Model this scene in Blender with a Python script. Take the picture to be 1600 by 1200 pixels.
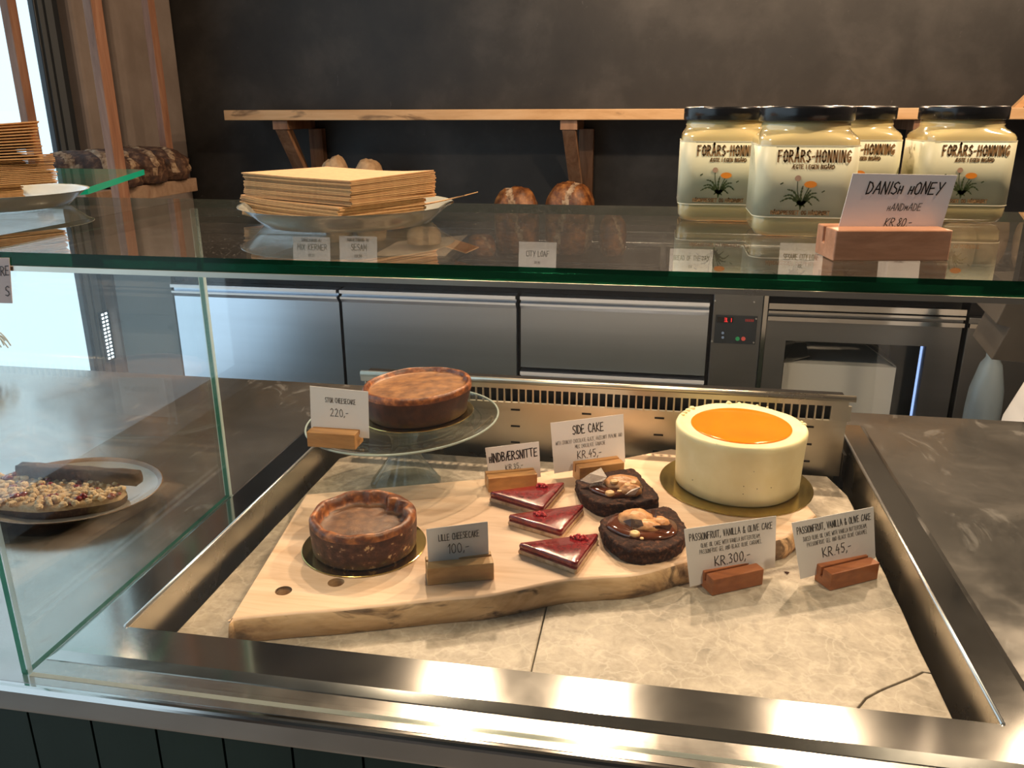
import bpy, math, random
from math import sin, cos, pi, radians as R
from mathutils import Vector as V, Matrix
random.seed(7)
C = bpy.context.scene
COL = C.collection
for o in list(bpy.data.objects):
    bpy.data.objects.remove(o)

# ------------------------------------------------------------------ camera
FPX, PITCH, ROLL, YAW = 1287.22, 0.3201326, 0.003073685, 0.1761595
EYE = V((0, 0, 1.52))
_f = V((-sin(YAW)*cos(PITCH), cos(YAW)*cos(PITCH), -sin(PITCH)))
_r = V((cos(YAW), sin(YAW), 0))
_d = _f.cross(_r)
_r2 = cos(ROLL)*_r + sin(ROLL)*_d
_d2 = -sin(ROLL)*_r + cos(ROLL)*_d
cam_data = bpy.data.cameras.new('camera')
cam = bpy.data.objects.new('camera', cam_data)
COL.objects.link(cam)
cam_data.sensor_fit = 'HORIZONTAL'
cam_data.sensor_width = 36
cam_data.lens = FPX/1600*36
cam_data.clip_start = .02
m3 = Matrix((_r2, -_d2, -_f)).transposed()
cam.matrix_world = Matrix.Translation(EYE) @ m3.to_4x4()
C.camera = cam

def ray(px, py):
    return _r2*((px-800)/FPX) + _d2*((py-600)/FPX) + _f
def atz(px, py, z):          # where the photo's ray meets the height z (metres above the floor)
    d = ray(px, py); return EYE + d*((z-EYE.z)/d.z)
def aty(px, py, y):
    d = ray(px, py); return EYE + d*(y/d.y)
def atx(px, py, x):
    d = ray(px, py); return EYE + d*(x/d.x)

# ------------------------------------------------------------------ world, light, exposure
C.view_settings.view_transform = 'Standard'
C.view_settings.look = 'None'
C.view_settings.exposure = 0.0
C.view_settings.gamma = 1
C.view_settings.use_curve_mapping = False
C.cycles.caustics_reflective = False
C.cycles.caustics_refractive = False
C.cycles.transparent_max_bounces = 24
C.cycles.max_bounces = 10
w = bpy.data.worlds.new('daylight'); C.world = w
w.use_nodes = True
bg = w.node_tree.nodes['Background']
bg.inputs[0].default_value = (.68, .85, 1.0, 1)
bg.inputs[1].default_value = 1.55

def lamp(kind, loc, energy, color, radius=.04, target=None, spot=None, blend=.6):
    l = bpy.data.lights.new('ceiling_spot', kind)
    l.energy = energy; l.color = color
    if kind != 'AREA': l.shadow_soft_size = radius
    o = bpy.data.objects.new('ceiling_spot', l); COL.objects.link(o); o.location = loc
    if target is not None:
        o.rotation_euler = (V(target)-V(loc)).to_track_quat('-Z', 'Y').to_euler()
    if kind == 'SPOT':
        l.spot_size = R(spot or 90); l.spot_blend = blend
    return o
WARM = (1, .71, .46)
WARM2 = (1, .75, .52)
# row of warm lamps above the staff side of the counter, shining down and back
for x, e, g in ((-.66, 4, 82), (-.14, 28, 62), (.62, 36, 55), (1.40, 36, 20)):
    lamp('POINT', (x, 2.52, 2.42), e, WARM, .03)
    lamp('SPOT', (x, 2.50, 2.40), g, WARM, .03, (x*.8, 1.25, .9), 110, .8)
# warm lamps over the customers' side
lamp('SPOT', (-.75, .62, 2.75), 75, WARM2, .05, (-.2, 1.2, .9), 120, .8)
lamp('SPOT', (.95, .75, 2.75), 130, WARM2, .05, (.3, 1.25, .9), 120, .8)
# daylight coming in through the shop window on the left (portal for the sky)
pl = bpy.data.lights.new('window_sky_portal', 'AREA'); pl.shape = 'RECTANGLE'; pl.size = 5.6; pl.size_y = 3.6
pl.cycles.is_portal = True
po = bpy.data.objects.new('window_sky_portal', pl); COL.objects.link(po)
po.location = (-2.275, -.1, 1.9); po.rotation_euler = (0, -pi/2, 0)

# ------------------------------------------------------------------ materials
MATS = {}
def nd(nt, t, **kw):
    n = nt.nodes.new(t)
    for k, v in kw.items():
        if hasattr(n, k): setattr(n, k, v)
    return n
def newmat(name):
    m = bpy.data.materials.new(name); m.use_nodes = True
    nt = m.node_tree; b = nt.nodes['Principled BSDF']; MATS[name] = m
    return m, nt, b
def coords(nt, scale=(1, 1, 1), rot=(0, 0, 0)):
    t = nd(nt, 'ShaderNodeTexCoord'); mp = nd(nt, 'ShaderNodeMapping')
    mp.inputs['Scale'].default_value = scale; mp.inputs['Rotation'].default_value = rot
    nt.links.new(t.outputs['Object'], mp.inputs[0]); return mp.outputs[0]
def noise(nt, vec, scale=10, detail=5, rough=.6, dist=0):
    n = nd(nt, 'ShaderNodeTexNoise'); n.inputs['Scale'].default_value = scale
    n.inputs['Detail'].default_value = detail; n.inputs['Roughness'].default_value = rough
    n.inputs['Distortion'].default_value = dist
    nt.links.new(vec, n.inputs['Vector']); return n.outputs['Fac']
def ramp(nt, fac, stops, interp='LINEAR'):
    r = nd(nt, 'ShaderNodeValToRGB'); cr = r.color_ramp; cr.interpolation = interp
    while len(cr.elements) < len(stops): cr.elements.new(.5)
    for e, (p, c) in zip(cr.elements, stops):
        e.position = p; e.color = (*c, 1) if len(c) == 3 else c
    nt.links.new(fac, r.inputs[0]); return r.outputs[0]
def mixc(nt, fac, a, b, mode='MIX'):
    m = nd(nt, 'ShaderNodeMix', data_type='RGBA', blend_type=mode)
    for s, v in ((0, fac), (6, a), (7, b)):
        if hasattr(v, 'links'): nt.links.new(v, m.inputs[s])
        elif s == 0: m.inputs[0].default_value = v
        else: m.inputs[s].default_value = (*v, 1)
    return m.outputs[2]
def bump(nt, b, h, strength=.3, dist=.002):
    n = nd(nt, 'ShaderNodeBump'); n.inputs['Strength'].default_value = strength; n.inputs['Distance'].default_value = dist
    nt.links.new(h, n.inputs['Height']); nt.links.new(n.outputs[0], b.inputs['Normal'])
def plain(name, col, rough=.5, metal=0, **kw):
    m, nt, b = newmat(name)
    b.inputs['Base Color'].default_value = (*col, 1); b.inputs['Roughness'].default_value = rough
    b.inputs['Metallic'].default_value = metal
    for k, v in kw.items(): b.inputs[k.replace('_', ' ')].default_value = v
    return m
def noisy(name, stops, scale=10, rough=.5, metal=0, sc=(1, 1, 1), rot=(0, 0, 0), detail=6, dist=0, bmp=0, bscale=None, bdist=.002, **kw):
    m, nt, b = newmat(name); v = coords(nt, sc, rot)
    n = noise(nt, v, scale, detail, .6, dist)
    nt.links.new(ramp(nt, n, stops), b.inputs['Base Color'])
    b.inputs['Roughness'].default_value = rough; b.inputs['Metallic'].default_value = metal
    if bmp: bump(nt, b, noise(nt, v, bscale or scale*3, 6), bmp, bdist)
    for k, v2 in kw.items(): b.inputs[k.replace('_', ' ')].default_value = v2
    return m
def wood(name, dark, mid, light, axis='x', scale=18, rough=.55, knots=0, rot=(0, 0, 0), kt=.60):
    m, nt, b = newmat(name)
    sc = {'x': (.12, 1, 1), 'y': (1, .12, 1), 'z': (1, 1, .12)}[axis]
    v = coords(nt, sc, rot)
    n = noise(nt, v, scale, 8, .65, 1.2); n2 = noise(nt, v, scale*6, 4, .6)
    c = ramp(nt, n, ((.3, dark), (.48, mid), (.68, light)))
    c = mixc(nt, .35, c, ramp(nt, n2, ((.35, dark), (.6, light))), 'MULTIPLY') if knots == 0 else c
    if knots:
        k = noise(nt, coords(nt, tuple(s*2 if s == 1 else .45 for s in sc), rot), knots, 5, .6, .8)
        c = mixc(nt, ramp(nt, k, ((kt, (0, 0, 0)), (kt+.08, (1, 1, 1)))), c, tuple(x*.35 for x in dark))
        c = mixc(nt, .18, c, ramp(nt, n2, ((.35, dark), (.6, light))))
    nt.links.new(c, b.inputs['Base Color']); b.inputs['Roughness'].default_value = rough
    bump(nt, b, n2, .12, .001)
    return m
def steel(name, col, rough, streak=(1, 1, 1), var=.12, metal=1.0):
    m, nt, b = newmat(name); v = coords(nt, streak)
    n = noise(nt, v, 14, 7, .6); n2 = noise(nt, coords(nt), 5, 7, .65, .6)
    rr = nd(nt, 'ShaderNodeMapRange'); rr.inputs[1].default_value = .3; rr.inputs[2].default_value = .7
    rr.inputs[3].default_value = rough-var*.5; rr.inputs[4].default_value = rough+var
    nt.links.new(n2, rr.inputs[0]); nt.links.new(rr.outputs[0], b.inputs['Roughness'])
    c = ramp(nt, n, ((.3, tuple(x*.88 for x in col)), (.7, col)))
    nt.links.new(c, b.inputs['Base Color']); b.inputs['Metallic'].default_value = metal
    return m
def glass_clear(name, tint=(.96, .985, .97), dust=0.0, dustcol=(.45, .42, .38)):
    m, nt, b = newmat(name); nt.nodes.remove(b)
    out = nt.nodes['Material Output']
    g = nd(nt, 'ShaderNodeNewGeometry'); dp = nd(nt, 'ShaderNodeVectorMath', operation='DOT_PRODUCT')
    nt.links.new(g.outputs['Incoming'], dp.inputs[0]); nt.links.new(g.outputs['Normal'], dp.inputs[1])
    def mth(op, a, bb):
        x = nd(nt, 'ShaderNodeMath', operation=op)
        for i, q in enumerate((a, bb)):
            if q is None: continue
            if hasattr(q, 'links'): nt.links.new(q, x.inputs[i])
            else: x.inputs[i].default_value = q
        return x.outputs[0]
    f = mth('ADD', mth('MULTIPLY', mth('POWER', mth('SUBTRACT', 1, mth('ABSOLUTE', dp.outputs['Value'], None)), 5), .96), .04)
    tr = nd(nt, 'ShaderNodeBsdfTransparent'); tr.inputs[0].default_value = (*tint, 1)
    gl = nd(nt, 'ShaderNodeBsdfGlossy'); gl.inputs['Roughness'].default_value = .01
    gl.inputs[0].default_value = (1, 1, 1, 1)
    base = tr.outputs[0]
    mx = nd(nt, 'ShaderNodeMixShader'); nt.links.new(f, mx.inputs[0])
    nt.links.new(base, mx.inputs[1]); nt.links.new(gl.outputs[0], mx.inputs[2])
    res = mx.outputs[0]
    if dust:
        df = nd(nt, 'ShaderNodeBsdfDiffuse'); df.inputs[0].default_value = (*dustcol, 1)
        v = coords(nt)
        sp = ramp(nt, noise(nt, v, 420, 2, .5), ((.62, (0, 0, 0)), (.74, (1, 1, 1))))
        pat = ramp(nt, noise(nt, v, 5, 4), ((.3, (.3, .3, .3)), (.7, (1, 1, 1))))
        mm = nd(nt, 'ShaderNodeMath', operation='MULTIPLY_ADD')
        nt.links.new(mixc(nt, 1.0, sp, pat, 'MULTIPLY'), mm.inputs[0]); mm.inputs[1].default_value = dust*16; mm.inputs[2].default_value = dust
        mx2 = nd(nt, 'ShaderNodeMixShader'); nt.links.new(mm.outputs[0], mx2.inputs[0])
        nt.links.new(res, mx2.inputs[1]); nt.links.new(df.outputs[0], mx2.inputs[2]); res = mx2.outputs[0]
    nt.links.new(res, out.inputs[0])
    return m
def glass_edge(name, col, trans):
    m, nt, b = newmat(name); out = nt.nodes['Material Output']
    b.inputs['Base Color'].default_value = (*col, 1); b.inputs['Roughness'].default_value = .12
    t = nd(nt, 'ShaderNodeBsdfTransparent'); t.inputs[0].default_value = (*trans, 1)
    tl = nd(nt, 'ShaderNodeBsdfTranslucent'); tl.inputs[0].default_value = (*col, 1)
    m1 = nd(nt, 'ShaderNodeMixShader'); m1.inputs[0].default_value = .5
    nt.links.new(t.outputs[0], m1.inputs[1]); nt.links.new(tl.outputs[0], m1.inputs[2])
    m2 = nd(nt, 'ShaderNodeMixShader'); m2.inputs[0].default_value = .4
    nt.links.new(m1.outputs[0], m2.inputs[1]); nt.links.new(b.outputs[0], m2.inputs[2])
    nt.links.new(m2.outputs[0], out.inputs[0]); return m
def emit(name, col, s):
    m, nt, b = newmat(name)
    b.inputs['Base Color'].default_value = (0, 0, 0, 1)
    b.inputs['Emission Color'].default_value = (*col, 1); b.inputs['Emission Strength'].default_value = s
    return m

steel('counter_steel', (.47, .455, .435), .17, (.2, 1, 1), .10, .93)
def smears():
    nt = MATS['counter_steel'].node_tree; b = nt.nodes['Principled BSDF']
    k = ramp(nt, noise(nt, coords(nt, (1, .45, 1), (0, 0, .5)), 11, 10, .72, 1.2), ((.57, (0, 0, 0)), (.74, (1, 1, 1))))
    for sock, lo, hi in (('Metallic', .93, .55), ):
        mr = nd(nt, 'ShaderNodeMapRange'); mr.inputs[3].default_value = lo; mr.inputs[4].default_value = hi
        nt.links.new(k, mr.inputs[0]); nt.links.new(mr.outputs[0], b.inputs[sock])
smears()
steel('rim_steel', (.60, .59, .57), .10, (.2, 1, 1), .03)
steel('liner_steel', (.66, .60, .50), .26, (1, 1, .2), .1)
steel('fridge_steel', (.70, .77, .88), .28, (.05, 1, 1), .0)
steel('bright_steel', (.80, .81, .83), .30, (.1, 1, 1), .05)
steel('worktop_steel', (.78, .79, .80), .16, (.1, 1, 1), .03, 1.0)
plain('pull_sheen', (.80, .82, .86), .35, .35)  # reflected brightness of the upturned drawer lips, put into a pale colour
steel('dark_steel', (.27, .28, .29), .34, (.1, 1, 1), .03)
steel('grille_steel', (.66, .62, .52), .30, (1, 1, 1), .12)
plain('black_plastic', (.012, .012, .013), .4)
plain('black_metal', (.02, .02, .021), .35, .6)
noisy('wall_dark', ((.28, (.017, .017, .018)), (.5, (.031, .030, .029)), (.70, (.064, .061, .058))), 3.2, .5, 0, detail=10, dist=.15, bmp=.15, bscale=30)
_nt = MATS['wall_dark'].node_tree; _b = _nt.nodes['Principled BSDF']; _c = _b.inputs['Base Color'].links[0].from_socket
_k = ramp(_nt, noise(_nt, coords(_nt, (1, 1, .6), (0, .5, 0)), 30, 6, .75, .6), ((.66, (0, 0, 0)), (.76, (.6, .6, .6))))
_nt.links.new(mixc(_nt, _k, _c, (.20, .19, .18)), _b.inputs['Base Color'])
noisy('plaster', ((.3, (.23, .185, .16)), (.6, (.32, .265, .235)), (.8, (.38, .325, .29))), 3.5, .85, detail=9, bmp=.2, bscale=40)
plain('plaster_light', (.26, .24, .235), .85)
noisy('floor_mat', ((.3, (.20, .18, .16)), (.7, (.32, .29, .26))), 3, .5)
plain('ceiling_mat', (.10, .088, .075), .8)
plain('frame_dark', (.025, .030, .036), .35)
plain('frame_grey', (.10, .115, .13), .35)
wood('post_wood', (.25, .125, .075), (.38, .20, .125), (.50, .30, .20), 'z', 20)
wood('rack_wood', (.30, .19, .12), (.42, .29, .20), (.52, .38, .27), 'x', 14)
wood('shelf_wood', (.52, .27, .10), (.70, .42, .20), (.80, .54, .30), 'x', 10, .5, knots=7)
wood('bracket_wood', (.20, .10, .05), (.33, .18, .10), (.46, .28, .17), 'z', 18)
wood('board_wood', (.54, .33, .18), (.75, .52, .345), (.82, .62, .45), 'x', 12, .5, rot=(0, 0, R(-24)), knots=8, kt=.66)
wood('bark_edge', (.17, .08, .035), (.60, .38, .19), (.80, .58, .35), 'x', 16, .6, rot=(0, 0, R(-24)), knots=11, kt=.54)
wood('block_oak', (.42, .21, .07), (.60, .33, .12), (.72, .44, .19), 'x', 22, .4)
wood('block_pale', (.46, .27, .10), (.62, .40, .18), (.72, .50, .27), 'x', 22, .4)
wood('block_red', (.28, .09, .03), (.44, .16, .055), (.56, .24, .09), 'x', 22, .38)
wood('block_rose', (.40, .20, .11), (.55, .30, .18), (.68, .42, .28), 'x', 26, .4)
noisy('gold_card', ((.3, (.55, .40, .13)), (.7, (.68, .52, .20))), 30, .17, 1.0)
noisy('top_light', ((.30, (.09, .034, .012)), (.5, (.21, .088, .028)), (.75, (.36, .17, .055))), 50, .42, detail=9, bmp=.6, bscale=450, bdist=.0008)
noisy('side_crust', ((.30, (.030, .010, .006)), (.5, (.070, .024, .014)), (.58, (.11, .040, .021)), (.615, (.15, .06, .03)), (.65, (.60, .42, .23))), 90, .5, Specular_IOR_Level=.3, detail=6, bmp=.5, bscale=300, bdist=.001)
noisy('side_plain', ((.30, (.028, .009, .006)), (.5, (.060, .020, .012)), (.7, (.10, .036, .018))), 60, .5, detail=7, bmp=.5, bscale=300, bdist=.001, Specular_IOR_Level=.3)
noisy('rim_crust', ((.30, (.045, .013, .006)), (.5, (.17, .05, .015)), (.68, (.48, .17, .045))), 60, .36, bmp=.6, bscale=260, bdist=.001)
noisy('top_crust', ((.30, (.05, .02, .009)), (.5, (.13, .055, .023)), (.75, (.25, .12, .05))), 55, .45, detail=9, bmp=.6, bscale=450, bdist=.0008)
noisy('buttercream', ((.32, (.76, .66, .36)), (.55, (.80, .71, .42)), (.7, (.84, .75, .47))), 25, .55, bmp=.25, bscale=60, Subsurface_Weight=.15, Subsurface_Radius=(.01, .008, .004), Subsurface_Scale=.3)
noisy('passion_gel', ((.3, (.90, .19, .002)), (.7, (.95, .26, .004))), 9, .12, Coat_Weight=.5)
noisy('raspberry_glaze', ((.35, (.13, .003, .006)), (.6, (.25, .008, .012)), (.75, (.40, .10, .10))), 130, .22, bmp=.25, bscale=500, bdist=.0006, Coat_Weight=.6)
noisy('jam_layer', ((.3, (.10, .006, .008)), (.7, (.22, .02, .02))), 50, .3)
noisy('shortcrust', ((.3, (.40, .24, .12)), (.5, (.62, .43, .26)), (.7, (.74, .56, .38))), 70, .75, bmp=.7, bscale=160, bdist=.001)
noisy('raspberry', ((.3, (.36, .010, .016)), (.7, (.70, .05, .06))), 200, .35, bmp=.8, bscale=500, bdist=.001)
noisy('choc_sponge', ((.3, (.008, .002, .0015)), (.52, (.036, .010, .005)), (.66, (.13, .048, .022)), (.78, (.24, .10, .05))), 150, .72, Specular_IOR_Level=.25, bmp=1.0, bscale=420, bdist=.002)
plain('ganache', (.10, .026, .010), .10, Coat_Weight=.8)
noisy('praline', ((.3, (.36, .14, .05)), (.5, (.55, .26, .10)), (.75, (.68, .38, .18))), 90, .4, bmp=.6, bscale=200, bdist=.001)
noisy('hazelnut', ((.3, (.62, .34, .12)), (.7, (.76, .50, .24))), 90, .4)
noisy('choc_shard', ((.3, (.035, .012, .006)), (.62, (.09, .035, .018)), (.8, (.45, .30, .12))), 180, .35)
noisy('crumble', ((.3, (.52, .33, .16)), (.7, (.78, .60, .38))), 120, .7, bmp=.8, bscale=260, bdist=.001)
noisy('dark_cake', ((.3, (.022, .010, .007)), (.6, (.06, .027, .016)), (.78, (.20, .09, .04))), 110, .7, bmp=.8, bscale=140)
noisy('bread_dark', ((.3, (.020, .010, .007)), (.5, (.070, .030, .016)), (.72, (.26, .15, .085))), 45, .7, detail=9, bmp=.8, bscale=80, bdist=.004)
noisy('bread_flour', ((.35, (.10, .05, .028)), (.5, (.30, .20, .12)), (.7, (.50, .38, .26))), 55, .85, bmp=.5, bscale=120)
noisy('bread_caramel', ((.32, (.025, .009, .005)), (.5, (.16, .055, .016)), (.72, (.44, .19, .055))), 26, .45, detail=9, bmp=.6, bscale=70, bdist=.003)
noisy('bread_pale', ((.3, (.42, .25, .13)), (.7, (.68, .48, .28))), 30, .7, bmp=.4, bscale=90)
plain('paper_white', (.80, .77, .76), .7)
plain('paper_pink', (.80, .62, .56), .7)
plain('ink', (.010, .009, .010), .5)
noisy('kraft', ((.3, (.44, .245, .105)), (.7, (.54, .32, .145))), 160, .85, Subsurface_Weight=.05)
plain('baking_paper', (.66, .54, .40), .7)
noisy('ceramic', ((.35, (.42, .44, .38)), (.7, (.50, .52, .46))), 22, .16, Coat_Weight=.3)
noisy('brown_glaze', ((.3, (.12, .06, .025)), (.7, (.22, .12, .055))), 40, .25, Coat_Weight=.4)
plain('plate_inside', (.30, .27, .24), .14, Coat_Weight=.4)
plain('side_grey', (.085, .10, .10), .38)
plain('panel_light', (.58, .58, .58), .5)
plain('honey', (.62, .50, .235), .16, Coat_Weight=1.0, Subsurface_Weight=.2, Subsurface_Scale=.02, Subsurface_Radius=(1, .7, .3))
plain('label_paper', (.60, .585, .40), .45)
plain('label_line', (.80, .74, .52), .45)
plain('label_brown', (.36, .20, .08), .5)
plain('leaf_print', (.035, .055, .012), .5)
plain('flower_print', (.80, .26, .02), .5)
plain('seed_print', (.48, .30, .20), .5)
plain('leaf_soft', (.30, .34, .15), .5)
plain('lid_black', (.008, .008, .009), .22)
noisy('green_paint', ((.3, (.010, .026, .017)), (.7, (.020, .042, .028))), 6, .55, sc=(1, 1, .15))
noisy('display_dark', ((.3, (.02, .026, .032)), (.7, (.024, .030, .036))), 8, .3)
emit('led_red', (1, .03, .03), 2.2)
emit('led_reflected', (.85, .92, 1.0), 3.0)
emit('led_blue', (.35, .5, 1.0), 1.5)
plain('label_red', (.30, .03, .03), .4)
plain('button_green', (.03, .30, .12), .35)
plain('button_red', (.60, .10, .09), .35)
plain('button_blue', (.18, .26, .42), .35)
plain('carton', (.66, .62, .60), .6)
plain('carton_dark', (.13, .12, .11), .7)
plain('sack', (.82, .79, .77), .75)
plain('plastic_blue', (.15, .19, .22), .3)
noisy('sign_steel', ((.3, (.07, .06, .05)), (.7, (.11, .095, .08))), 8, .4, .4)
plain('plant_pale', (.60, .60, .50), .6)
plain('pot_blue', (.22, .30, .38), .5)
# stone slab: beige stone with rounded grey patches and light veins
def stone():
    m, nt, b = newmat('stone'); v = coords(nt)
    n = noise(nt, v, 9, 10, .65, .8); n2 = noise(nt, v, 34, 8, .7, .4)
    c = ramp(nt, n, ((.30, (.16, .135, .10)), (.45, (.30, .25, .19)), (.58, (.42, .355, .275)), (.72, (.50, .43, .34))))
    c = mixc(nt, .55, c, ramp(nt, n2, ((.32, (.15, .13, .10)), (.48, (.34, .29, .225)), (.68, (.55, .48, .39)))))
    vo = nd(nt, 'ShaderNodeTexVoronoi', feature='DISTANCE_TO_EDGE'); vo.inputs['Scale'].default_value = 24
    dm = nd(nt, 'ShaderNodeMixRGB'); dm.inputs[0].default_value = .12
    nt.links.new(v, dm.inputs[1])
    nn = nd(nt, 'ShaderNodeTexNoise'); nn.inputs['Scale'].default_value = 14; nn.inputs['Detail'].default_value = 5
    nt.links.new(v, nn.inputs['Vector']); nt.links.new(nn.outputs['Color'], dm.inputs[2])
    nt.links.new(dm.outputs[0], vo.inputs['Vector'])
    c = mixc(nt, ramp(nt, vo.outputs[0], ((.0, (.35, .35, .35)), (.06, (0, 0, 0)))), c, (.58, .51, .42))
    nt.links.new(c, b.inputs['Base Color']); b.inputs['Roughness'].default_value = .42
    bump(nt, b, n2, .12, .001)
stone()
glass_clear('pane_glass', (.975, .99, .98))
glass_clear('divider_glass', (.965, .985, .978))
glass_clear('shelf_glass', (.94, .96, .95), .014)
sg = glass_clear('stand_glass', (.95, .98, .97))
_nt = sg.node_tree; _o = _nt.nodes['Material Output']; _s = _o.inputs[0].links[0].from_socket
_g = nd(_nt, 'ShaderNodeBsdfGlass'); _g.inputs['Color'].default_value = (.93, .985, .97, 1); _g.inputs['Roughness'].default_value = .0
_m = nd(_nt, 'ShaderNodeMixShader'); _m.inputs[0].default_value = .22
_nt.links.new(_s, _m.inputs[1]); _nt.links.new(_g.outputs[0], _m.inputs[2]); _nt.links.new(_m.outputs[0], _o.inputs[0])
glass_edge('glass_edge', (.001, .022, .010), (.01, .13, .06))
glass_edge('glass_edge_emerald_lit', (.01, .42, .24), (.05, .6, .4))  # lit copy of the edge: window glow put into the emerald
glass_edge('glass_edge_teal_lit', (.04, .22, .15), (.2, .5, .38))  # divider edge, brightened to teal with the window light in its colour
glass_edge('glass_edge_pale_lit', (.70, .78, .74), (.8, .9, .85))  # pale edge colour that includes window light and rim highlights

# ------------------------------------------------------------------ mesh helpers
class MB:
    def __init__(s): s.v = []; s.f = []; s.m = []
    def add(s, vs, fs, m=0):
        b = len(s.v); s.v += [V(x) for x in vs]
        for f in fs: s.f.append([b+i for i in f]); s.m.append(m)
        return s
    def box(s, x0, x1, y0, y1, z0, z1, m=0):
        vs = [(x, y, z) for z in (z0, z1) for y in (y0, y1) for x in (x0, x1)]
        return s.add(vs, [(0, 2, 3, 1), (4, 5, 7, 6), (0, 1, 5, 4), (2, 6, 7, 3), (0, 4, 6, 2), (1, 3, 7, 5)], m)
    def hexa(s, bot, top, m=0):               # two quads, counter-clockwise seen from above
        return s.add(list(bot)+list(top), [(3, 2, 1, 0), (4, 5, 6, 7), (0, 1, 5, 4), (1, 2, 6, 5), (2, 3, 7, 6), (3, 0, 4, 7)], m)
    def prism(s, poly, z0, z1, m=0, mside=None):
        n = len(poly)
        s.add([(p[0], p[1], z0) for p in poly]+[(p[0], p[1], z1) for p in poly],
              [tuple(range(n-1, -1, -1)), tuple(range(n, 2*n))], m)
        b = len(s.v)-2*n; ms = m if mside is None else mside
        for i in range(n):
            j = (i+1) % n; s.f.append([b+i, b+j, b+n+j, b+n+i]); s.m.append(ms)
        return s
    def rings(s, rings, mats=None, close=True, cap0=True, cap1=True, m=0):
        n = len(rings[0]); b = len(s.v)
        for r in rings: s.v += [V(p) for p in r]
        for k in range(len(rings)-1):
            mm = mats[k] if mats else m
            for i in range(n if close else n-1):
                j = (i+1) % n
                s.f.append([b+k*n+i, b+k*n+j, b+(k+1)*n+j, b+(k+1)*n+i]); s.m.append(mm)
        if cap0: s.f.append([b+i for i in range(n-1, -1, -1)]); s.m.append(mats[0] if mats else m)
        if cap1: s.f.append([b+(len(rings)-1)*n+i for i in range(n)]); s.m.append(mats[-1] if mats else m)
        return s
    def lathe(s, prof, n=48, c=(0, 0, 0), fn=None, mats=None, sx=1, sy=1, cap0=True, cap1=True, m=0):
        rr = []
        for k, (r, z) in enumerate(prof):
            ring = []
            for i in range(n):
                a = 2*pi*i/n; q, zz = (r, z) if fn is None else fn(k, a, r, z)
                ring.append((c[0]+q*cos(a)*sx, c[1]+q*sin(a)*sy, c[2]+zz))
            rr.append(ring)
        return s.rings(rr, mats, True, cap0, cap1, m)
    def tube(s, pts, r, n=8, m=0):
        pts = [V(p) for p in pts]; rr = []
        rs = r if isinstance(r, (list, tuple)) else [r]*len(pts)
        for i, p in enumerate(pts):
            d = (pts[min(i+1, len(pts)-1)]-pts[max(i-1, 0)]).normalized()
            a = d.cross(V((0, 0, 1)) if abs(d.z) < .9 else V((1, 0, 0))).normalized(); bb = d.cross(a)
            rr.append([p+a*rs[i]*cos(2*pi*k/n)+bb*rs[i]*sin(2*pi*k/n) for k in range(n)])
        return s.rings(rr, m=m)
    def ball(s, c, rx, ry, rz, nu=16, nv=10, fn=None, rot=None, m=0, mf=None):
        c = V(c); b = len(s.v)
        for j in range(nv+1):
            ph = -pi/2+pi*j/nv
            for i in range(nu):
                a = 2*pi*i/nu; d = V((cos(ph)*cos(a), cos(ph)*sin(a), sin(ph)))
                p = V((d.x*rx, d.y*ry, d.z*rz))
                if fn: p = fn(d, p)
                if rot is not None: p = rot @ p
                s.v.append(c+p)
        for j in range(nv):
            for i in range(nu):
                k = (i+1) % nu; s.f.append([b+j*nu+i, b+j*nu+k, b+(j+1)*nu+k, b+(j+1)*nu+i])
                ph = -pi/2+pi*(j+.5)/nv; a = 2*pi*(i+.5)/nu
                s.m.append(mf(V((cos(ph)*cos(a), cos(ph)*sin(a), sin(ph)))) if mf else m)
        return s
    def plate(s, P, thick, m=0):              # P: grid [rows][cols] of points; gives it a thickness downward
        R_, Cc = len(P), len(P[0]); b = len(s.v)
        for row in P: s.v += [V(p) for p in row]
        for row in P: s.v += [V(p)-V((0, 0, thick)) for p in row]
        o = R_*Cc; ix = lambda i, j: b+i*Cc+j
        for i in range(R_-1):
            for j in range(Cc-1):
                s.f.append([ix(i, j), ix(i, j+1), ix(i+1, j+1), ix(i+1, j)]); s.m.append(m)
                s.f.append([o+ix(i, j), o+ix(i+1, j), o+ix(i+1, j+1), o+ix(i, j+1)]); s.m.append(m)
        edge = [(0, j) for j in range(Cc)]+[(i, Cc-1) for i in range(1, R_)]+[(R_-1, j) for j in range(Cc-2, -1, -1)]+[(i, 0) for i in range(R_-2, 0, -1)]
        for k in range(len(edge)):
            a, c2 = ix(*edge[k]), ix(*edge[(k+1) % len(edge)])
            s.f.append([a, o+a, o+c2, c2]); s.m.append(m)
        return s

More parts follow.
